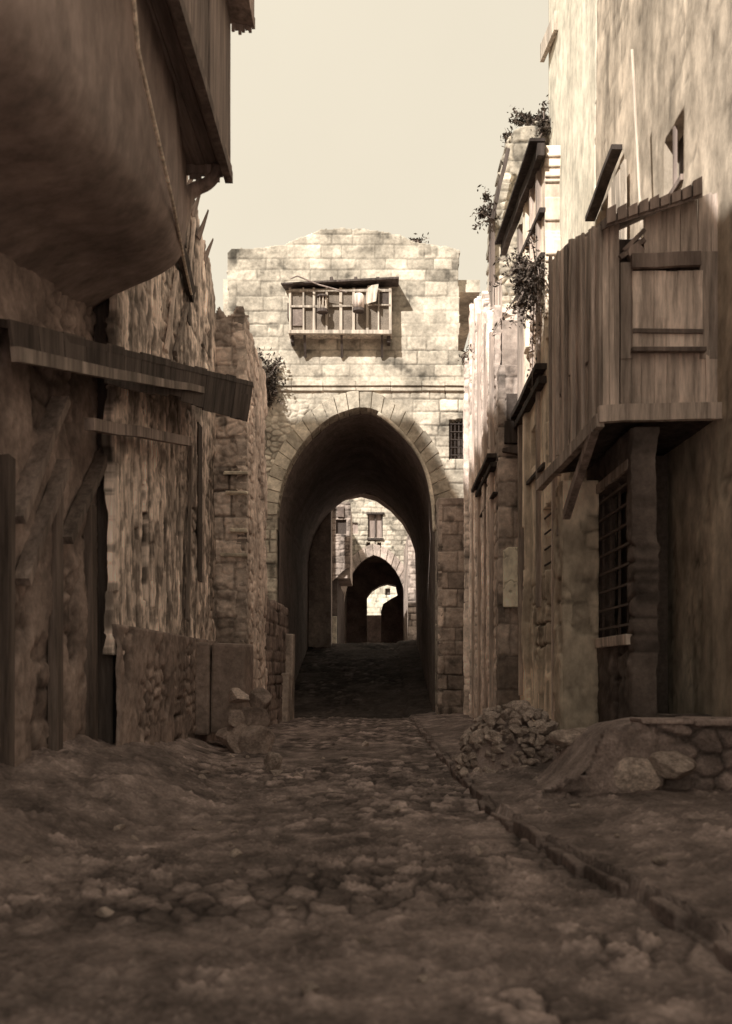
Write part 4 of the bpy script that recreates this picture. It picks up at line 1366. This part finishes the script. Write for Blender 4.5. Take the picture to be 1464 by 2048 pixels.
b.box(-3.37, -3.345, 17.0, 17.25, 7.75, 8.25); b.box(-3.37, -3.345, 16.7, 16.9, 9.0, 9.4); b.box(-3.37, -3.345, 18.0, 18.4, 3.2, 6.2)
b.build_each('opening', M['hole'], ph)
side('base_wall', (-3.36, 12.4), (-3.36, 20.1), -.2, 2.1, .04, lambda u, v: oldwall(u, v, 161, .5), M['dark'], ph, None, .05, flip=True)
b = MB(); b.box(-9, -3.48, 12.62, 20.08, -.2, 9.0); b.build('body', M['darkwood'], ph)
b = MB(); b.box(-9, -6.2, 12.62, 24, 9.0, 15); b.build('rear_storey', M['render'], ph)  # unseen mass added to shade the gate front and right walls

# jettied house, nearest on the left
jh = thing('jettied_house', 'dark jettied house overhanging the street at the upper left', 'house', (-3.8, 8, 0))
JX, JY = -1.9, 12.5
JZ = P(0, 335, JY).z
b = MB()
b.planks((JX, -4), (JX, JY), lambda t: JZ - .12, lambda t: 17.2 if t < .67 else 12.2, 34, (1, 0), .05, .012, .03, .012, (.5, .8))
b.build('street_boards', M['midwood'], jh)
b = MB()
b.planks((-3.75, JY), (JX, JY), lambda t: JZ - .1, lambda t: 12.2, 8, (0, 1), .05, .012, .05, .012, (.8, 1.2)); b.build('end_boards', M['midwood'], jh)
b = MB(); b.box(-9, -3.8, -4, 7.2, 7.4, 17.2); b.box(-9, -3.8, 7.21, JY - .06, 7.4, 12.2); b.box(-3.79, JX - .06, -4, 7.2, JZ + .1, 17.1); b.box(-3.79, JX - .06, 7.21, JY - .06, JZ + .1, 12.1); b.build('body', M['midwood'], jh)
b = MB(); b.box(-16, -9.0, -6, 13.3, 7.4, 26); b.build('rear_tower', M['render'], jh)  # tall unseen block added to shade the right walls and arch jamb
b = MB()
for k in range(12):
    xk = -3.75 + k * .153
    b.box(xk, xk + .145, -4, JY - .05, JZ + random.uniform(.0, .02), JZ + .09, random.uniform(.7, 1.2))
b.build('soffit_boards', M['longwood'], jh)
for k, yy in enumerate((4.6, 7.4)):
    b = MB(); b.box(-3.75, JX + .05, yy - .08, yy + .08, JZ - .13, JZ - .003, random.uniform(.9, 1.1), .015); b.build('joist', M['soot'], jh, .01)
b = MB(); b.bar((JX - .02, -4, JZ - .14), (JX - .02, JY, JZ - .14), .1, .14, .55, seg=8, wob=.01); b.build('edge_beam', M['midwood'], jh)
b = MB()
for k in range(16):
    x_ = JX - .62 + k * .04
    b.box(x_, x_ + .038, JY - .03, JY + .01, JZ - random.uniform(.08, .2), JZ + .02, random.uniform(.8, 1.1))
for k in range(5):
    y_ = JY - .05 - k * .11
    b.box(JX - .02, JX + .02, y_ - .1, y_, JZ - random.uniform(.1, .24), JZ, random.uniform(.8, 1.1))
b.build('ragged_edge', M['midwood'], jh)
b = MB()
zr = P(0, 42, JY).z
b.hexa([(JX - .1, -4, zr), (JX + .3, -4, zr - .03), (JX + .3, JY + .1, zr - .03), (JX - .1, JY + .1, zr + .05), (JX - .1, -4, zr + .5), (JX + .3, -4, zr + .5), (JX + .3, JY + .1, zr + .5), (JX - .1, JY + .1, zr + .5)], 1)
for k in range(7):
    x_ = JX - .0 + k * .045
    b.box(x_, x_ + .04, JY + .07, JY + .11, zr - random.uniform(.02, .12), zr + .1, 1)
b.build('eave', M['midwood'], jh)
# cove under the jetty
b = MB()
YC = 12.42
cv = [(-3.85, 6.1), (-3.6, 6.28), (-3.3, 6.45), (-2.95, 6.6), (-2.7, 6.74), (-2.56, 6.88), (-2.49, 7.1), (-2.47, 7.5), (-2.47, JZ + .08), (-3.9, JZ + .08)]
cv = [tuple(p) for p in smooth(cv[:9], 2)]


def cove_pt(p, yy, k):
    e = min(1.6, max(0, (12.4 - yy) / 5.0))
    return Vector((p[0] + (min(.2, max(0, (12.4 - yy) * .12)) if p[0] > -3.2 else 0) * min(1, (p[0] + 3.2) * 3), yy, p[1] - (1.0 * e if p[1] < 7.4 else 1.0 * e * max(0, (8 - p[1]) / .6) if p[1] < 8 else 0)))


prof_ = [tuple(p) for p in smooth([(p[0], p[1]) for p in cv], 2)] + [(-3.9, JZ + .08)]
m_ = len(prof_); vs = []; tn_ = []
NJ = 110
for j in range(NJ + 1):
    yy = 1.0 + (YC - 1.0) * j / NJ
    for i, p in enumerate(prof_):
        q = cove_pt(p, yy, 0)
        if i < m_ - 1:
            k_ = i * .12
            r1 = float(fbm(np.array(yy * 1.2), np.array(k_ * 1.2), 171, 3)) - .5
            r2 = float(fbm(np.array(yy * 7), np.array(k_ * 7), 172, 3)) - .5
            q.x += r1 * .06 + r2 * .022; q.z += r1 * .05 + r2 * .02
            tn_.append(.9 + .5 * r2 + .5 * r1)
        else:
            tn_.append(.8)
        vs.append((q.x, yy, q.z))
fs = [(j * m_ + i, j * m_ + (i + 1) % m_, (j + 1) * m_ + (i + 1) % m_, (j + 1) * m_ + i) for j in range(NJ) for i in range(m_)]
fs += [tuple(range(m_)), tuple(NJ * m_ + i for i in range(m_))]
b.add(vs, fs, tn_)
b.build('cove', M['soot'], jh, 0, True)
def jw(u, v):
    h, t = oldwall(u, v, 181, .6)
    return h * 1.4, t


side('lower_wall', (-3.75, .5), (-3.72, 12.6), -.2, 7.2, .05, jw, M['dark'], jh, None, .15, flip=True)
b = MB()
for yy, k in ((7.6, .1), (9.4, .08), (10.9, .1), (12.2, .09)):
    b.box(-3.72, -3.6, yy - k, yy + k, 0, 3.6, random.uniform(.35, .6), .02)
b.bar((-3.6, 9.5, 3.0), (-3.6, 10.9, 4.6), .1, .2, .8, Vector((1, 0, 0)), 3, .02); b.bar((-3.6, 9.7, 2.4), (-3.6, 11, 3.9), .1, .16, .7, Vector((1, 0, 0)), 3, .02); b.bar((-3.58, 11, 3.0), (-3.58, 12.8, 4.6), .1, .16, .5, Vector((1, 0, 0)), 3, .02)
b.build_each('wall_timber', M['midwood'], jh)
# curved bracket
b = MB()
br = [P(436, 330, 12.45), P(429, 352, 12.5), P(414, 367, 12.55), P(394, 376, 12.6), P(378, 388, 12.6), P(368, 408, 12.55), P(360, 440, 12.5), P(350, 470, 12.45)]
b.tube([tuple(p) for p in smooth([tuple(p) for p in br], 4)], [.075 + .05 * (i / 28) ** 1.3 for i in range(29)], 9)
tag(b.build('curved_bracket', M['midwood'], None, 0, True), 'dark curved timber bracket hooked under the overhanging left house', 'bracket')
b = MB(); b.tube([P(262, -60, 7.9), P(276, 100, 8.5), P(297, 192, 9.0), P(318, 285, 9.5), P(346, 405, 10.5), P(368, 520, 12.8), P(383, 588, 16.6)], .02, 7, 1.6)
tag(b.build('hanging_rope', M['palewood']), 'long pale slack rope slanting down in front of the left overhang', 'rope')
b = MB(); b.bar(P(352, 470, 15.6), P(384, 592, 17.2), .1, .26, .7, Vector((0, 1, 0)), 4, .02)
tag(b.build('dark_board', M['darkwood']), 'dark board hanging against the plank house below the curved bracket', 'board')

# awning and poles
aw = thing('awning', 'heavy dark sloping board awning sticking out over the left of the street', 'awning', (-3, 14, 5.5))
A, B = P(20, 640, 9.0), P(506, 764, 17.9)
C1, D1 = P(30, 705, 9.05), P(494, 838, 17.85)
b = MB()
inw = Vector((-.9, .1, .12))
b.hexa([A + Vector((0, 0, -.08)), B + Vector((0, 0, -.08)), B + inw + Vector((0, 0, -.08)), A + Vector((-.3, .1, .0)), A, B, B + inw, A + Vector((-.3, .1, .08))], .8)
n_ = 16
for k in range(n_):
    p = A.lerp(B, k / n_); q = A.lerp(B, (k + .97) / n_)
    p2 = C1.lerp(D1, k / n_); q2 = C1.lerp(D1, (k + .97) / n_)
    o_ = Vector((-.03, .0, 0)); e = Vector((0, 0, random.uniform(-.05, .04))); e2 = Vector((0, 0, random.uniform(-.06, .05)))
    p2 = p2 + e2; q2 = q2 + e2
    b.hexa([p2 + o_, q2 + o_, q2, p2, p + e + o_, q + e + o_, q + e, p + e], random.uniform(.75, 1.15))
b.build('roof_boards', M['darkwood'], aw)
b = MB(); b.bar(P(30, 708, 8.5), P(405, 780, 15.0), .08, .13, .5, seg=8, wob=.015, taper=.75); b.build('beam', M['wood'], aw)
b = MB()
e0, e1, e2 = P(225, 733, 12.2), P(502, 790, 17.7), P(492, 842, 17.6)
th_ = Vector((-.05, 0, 0))
b.add([e0, e1, e2, e0 + th_, e1 + th_, e2 + th_], [(0, 1, 2), (5, 4, 3), (0, 2, 5, 3), (2, 1, 4, 5), (1, 0, 3, 4)], .9)
f0, f1, f2, f3 = P(400, 745, 17.6), P(506, 766, 17.95), P(494, 842, 17.7), P(392, 812, 17.4)
b.add([f3, f2, f1, f0] + [p + Vector((0, .06, 0)) for p in (f3, f2, f1, f0)], [(0, 1, 2, 3), (7, 6, 5, 4), (0, 4, 5, 1), (1, 5, 6, 2), (2, 6, 7, 3), (3, 7, 4, 0)], .9)
b.build('hanging_board', M['darkwood'], aw)
b = MB(); b.bar(P(165, 985, 12), P(275, 890, 14), .1, .12, .7, Vector((0, 1, 0)), 3, .02); b.build_each('strut', M['midwood'], aw)
b = MB(); b.bar(P(178, 848, 11.0), P(376, 883, 15.4), .12, .14, .9, seg=5, wob=.015)
tag(b.build('wooden_beam', M['midwood']), 'short thick beam jutting from the left wall below the dark awning', 'beam')

# ledge, boulders at left
b = MB()
zL = P(0, 1285, 17.8).z
b.box(-3.9, -3.1, 17.8, 18.9, .3, zL, 1, .03); b.box(-3.08, -2.42, 17.85, 18.9, .3, zL - .02, .9, .03)
tag(b.build('stone_bench', M['dark'], None, .05), 'flat topped bench of two stone blocks at the foot of the left houses', 'bench')
for i, (px, py, d, s, lb) in enumerate((
        (478, 1394, 17.3, (.27, .24, .17), 'topmost pale stone of the small pile at the left roadside'),
        (480, 1440, 17.1, (.34, .3, .26), 'big round stone in the middle of the pile at the left roadside'),
        (520, 1410, 17.3, (.3, .26, .32), 'upper right stone of the pile at the left roadside'),
        (512, 1445, 17.2, (.34, .28, .38), 'lower right stone of the pile at the left roadside'),
        (470, 1475, 16.9, (.42, .36, .3), 'bottom left stone of the pile at the left roadside'),
        (505, 1482, 16.8, (.4, .34, .3), 'bottom stone of the pile nearest the street middle'),
        (548, 1528, 13.8, (.2, .18, .17), 'dark lone boulder at the left edge of the cobbled street'),
        (552, 1546, 13.4, (.13, .1, .06), 'small pale stone lying before the lone boulder on the left'),
        (730, 1488, 18.6, (.12, .1, .07), 'little pale stone in the middle of the street'))):
    p = P(px, py, d)
    o = stone('boulder', lb, 'boulder', (p.x, p.y, p.z), s, (i * 3) % 8)
    if 0 < i < 6:
        o.data = DARK_STONES[i % 4]

# loose stones kicked about the street
for k in range(60):
    d = random.uniform(4.2, 17)
    x_ = random.choice((random.uniform(-2.6, 1.0), random.uniform(-2.8, -.8), random.uniform(1.3, 2.1)))
    z_ = float(ground_z(np.array([x_]), np.array([d]))[0][0])
    s_ = random.uniform(.025, .07)
    stone('loose_stone', 'small loose stone lying on the dark uneven street', 'stone', (x_, d, z_ + s_ * .2), (s_ * 1.3, s_, s_ * .6), None, 'loose stones on the street')
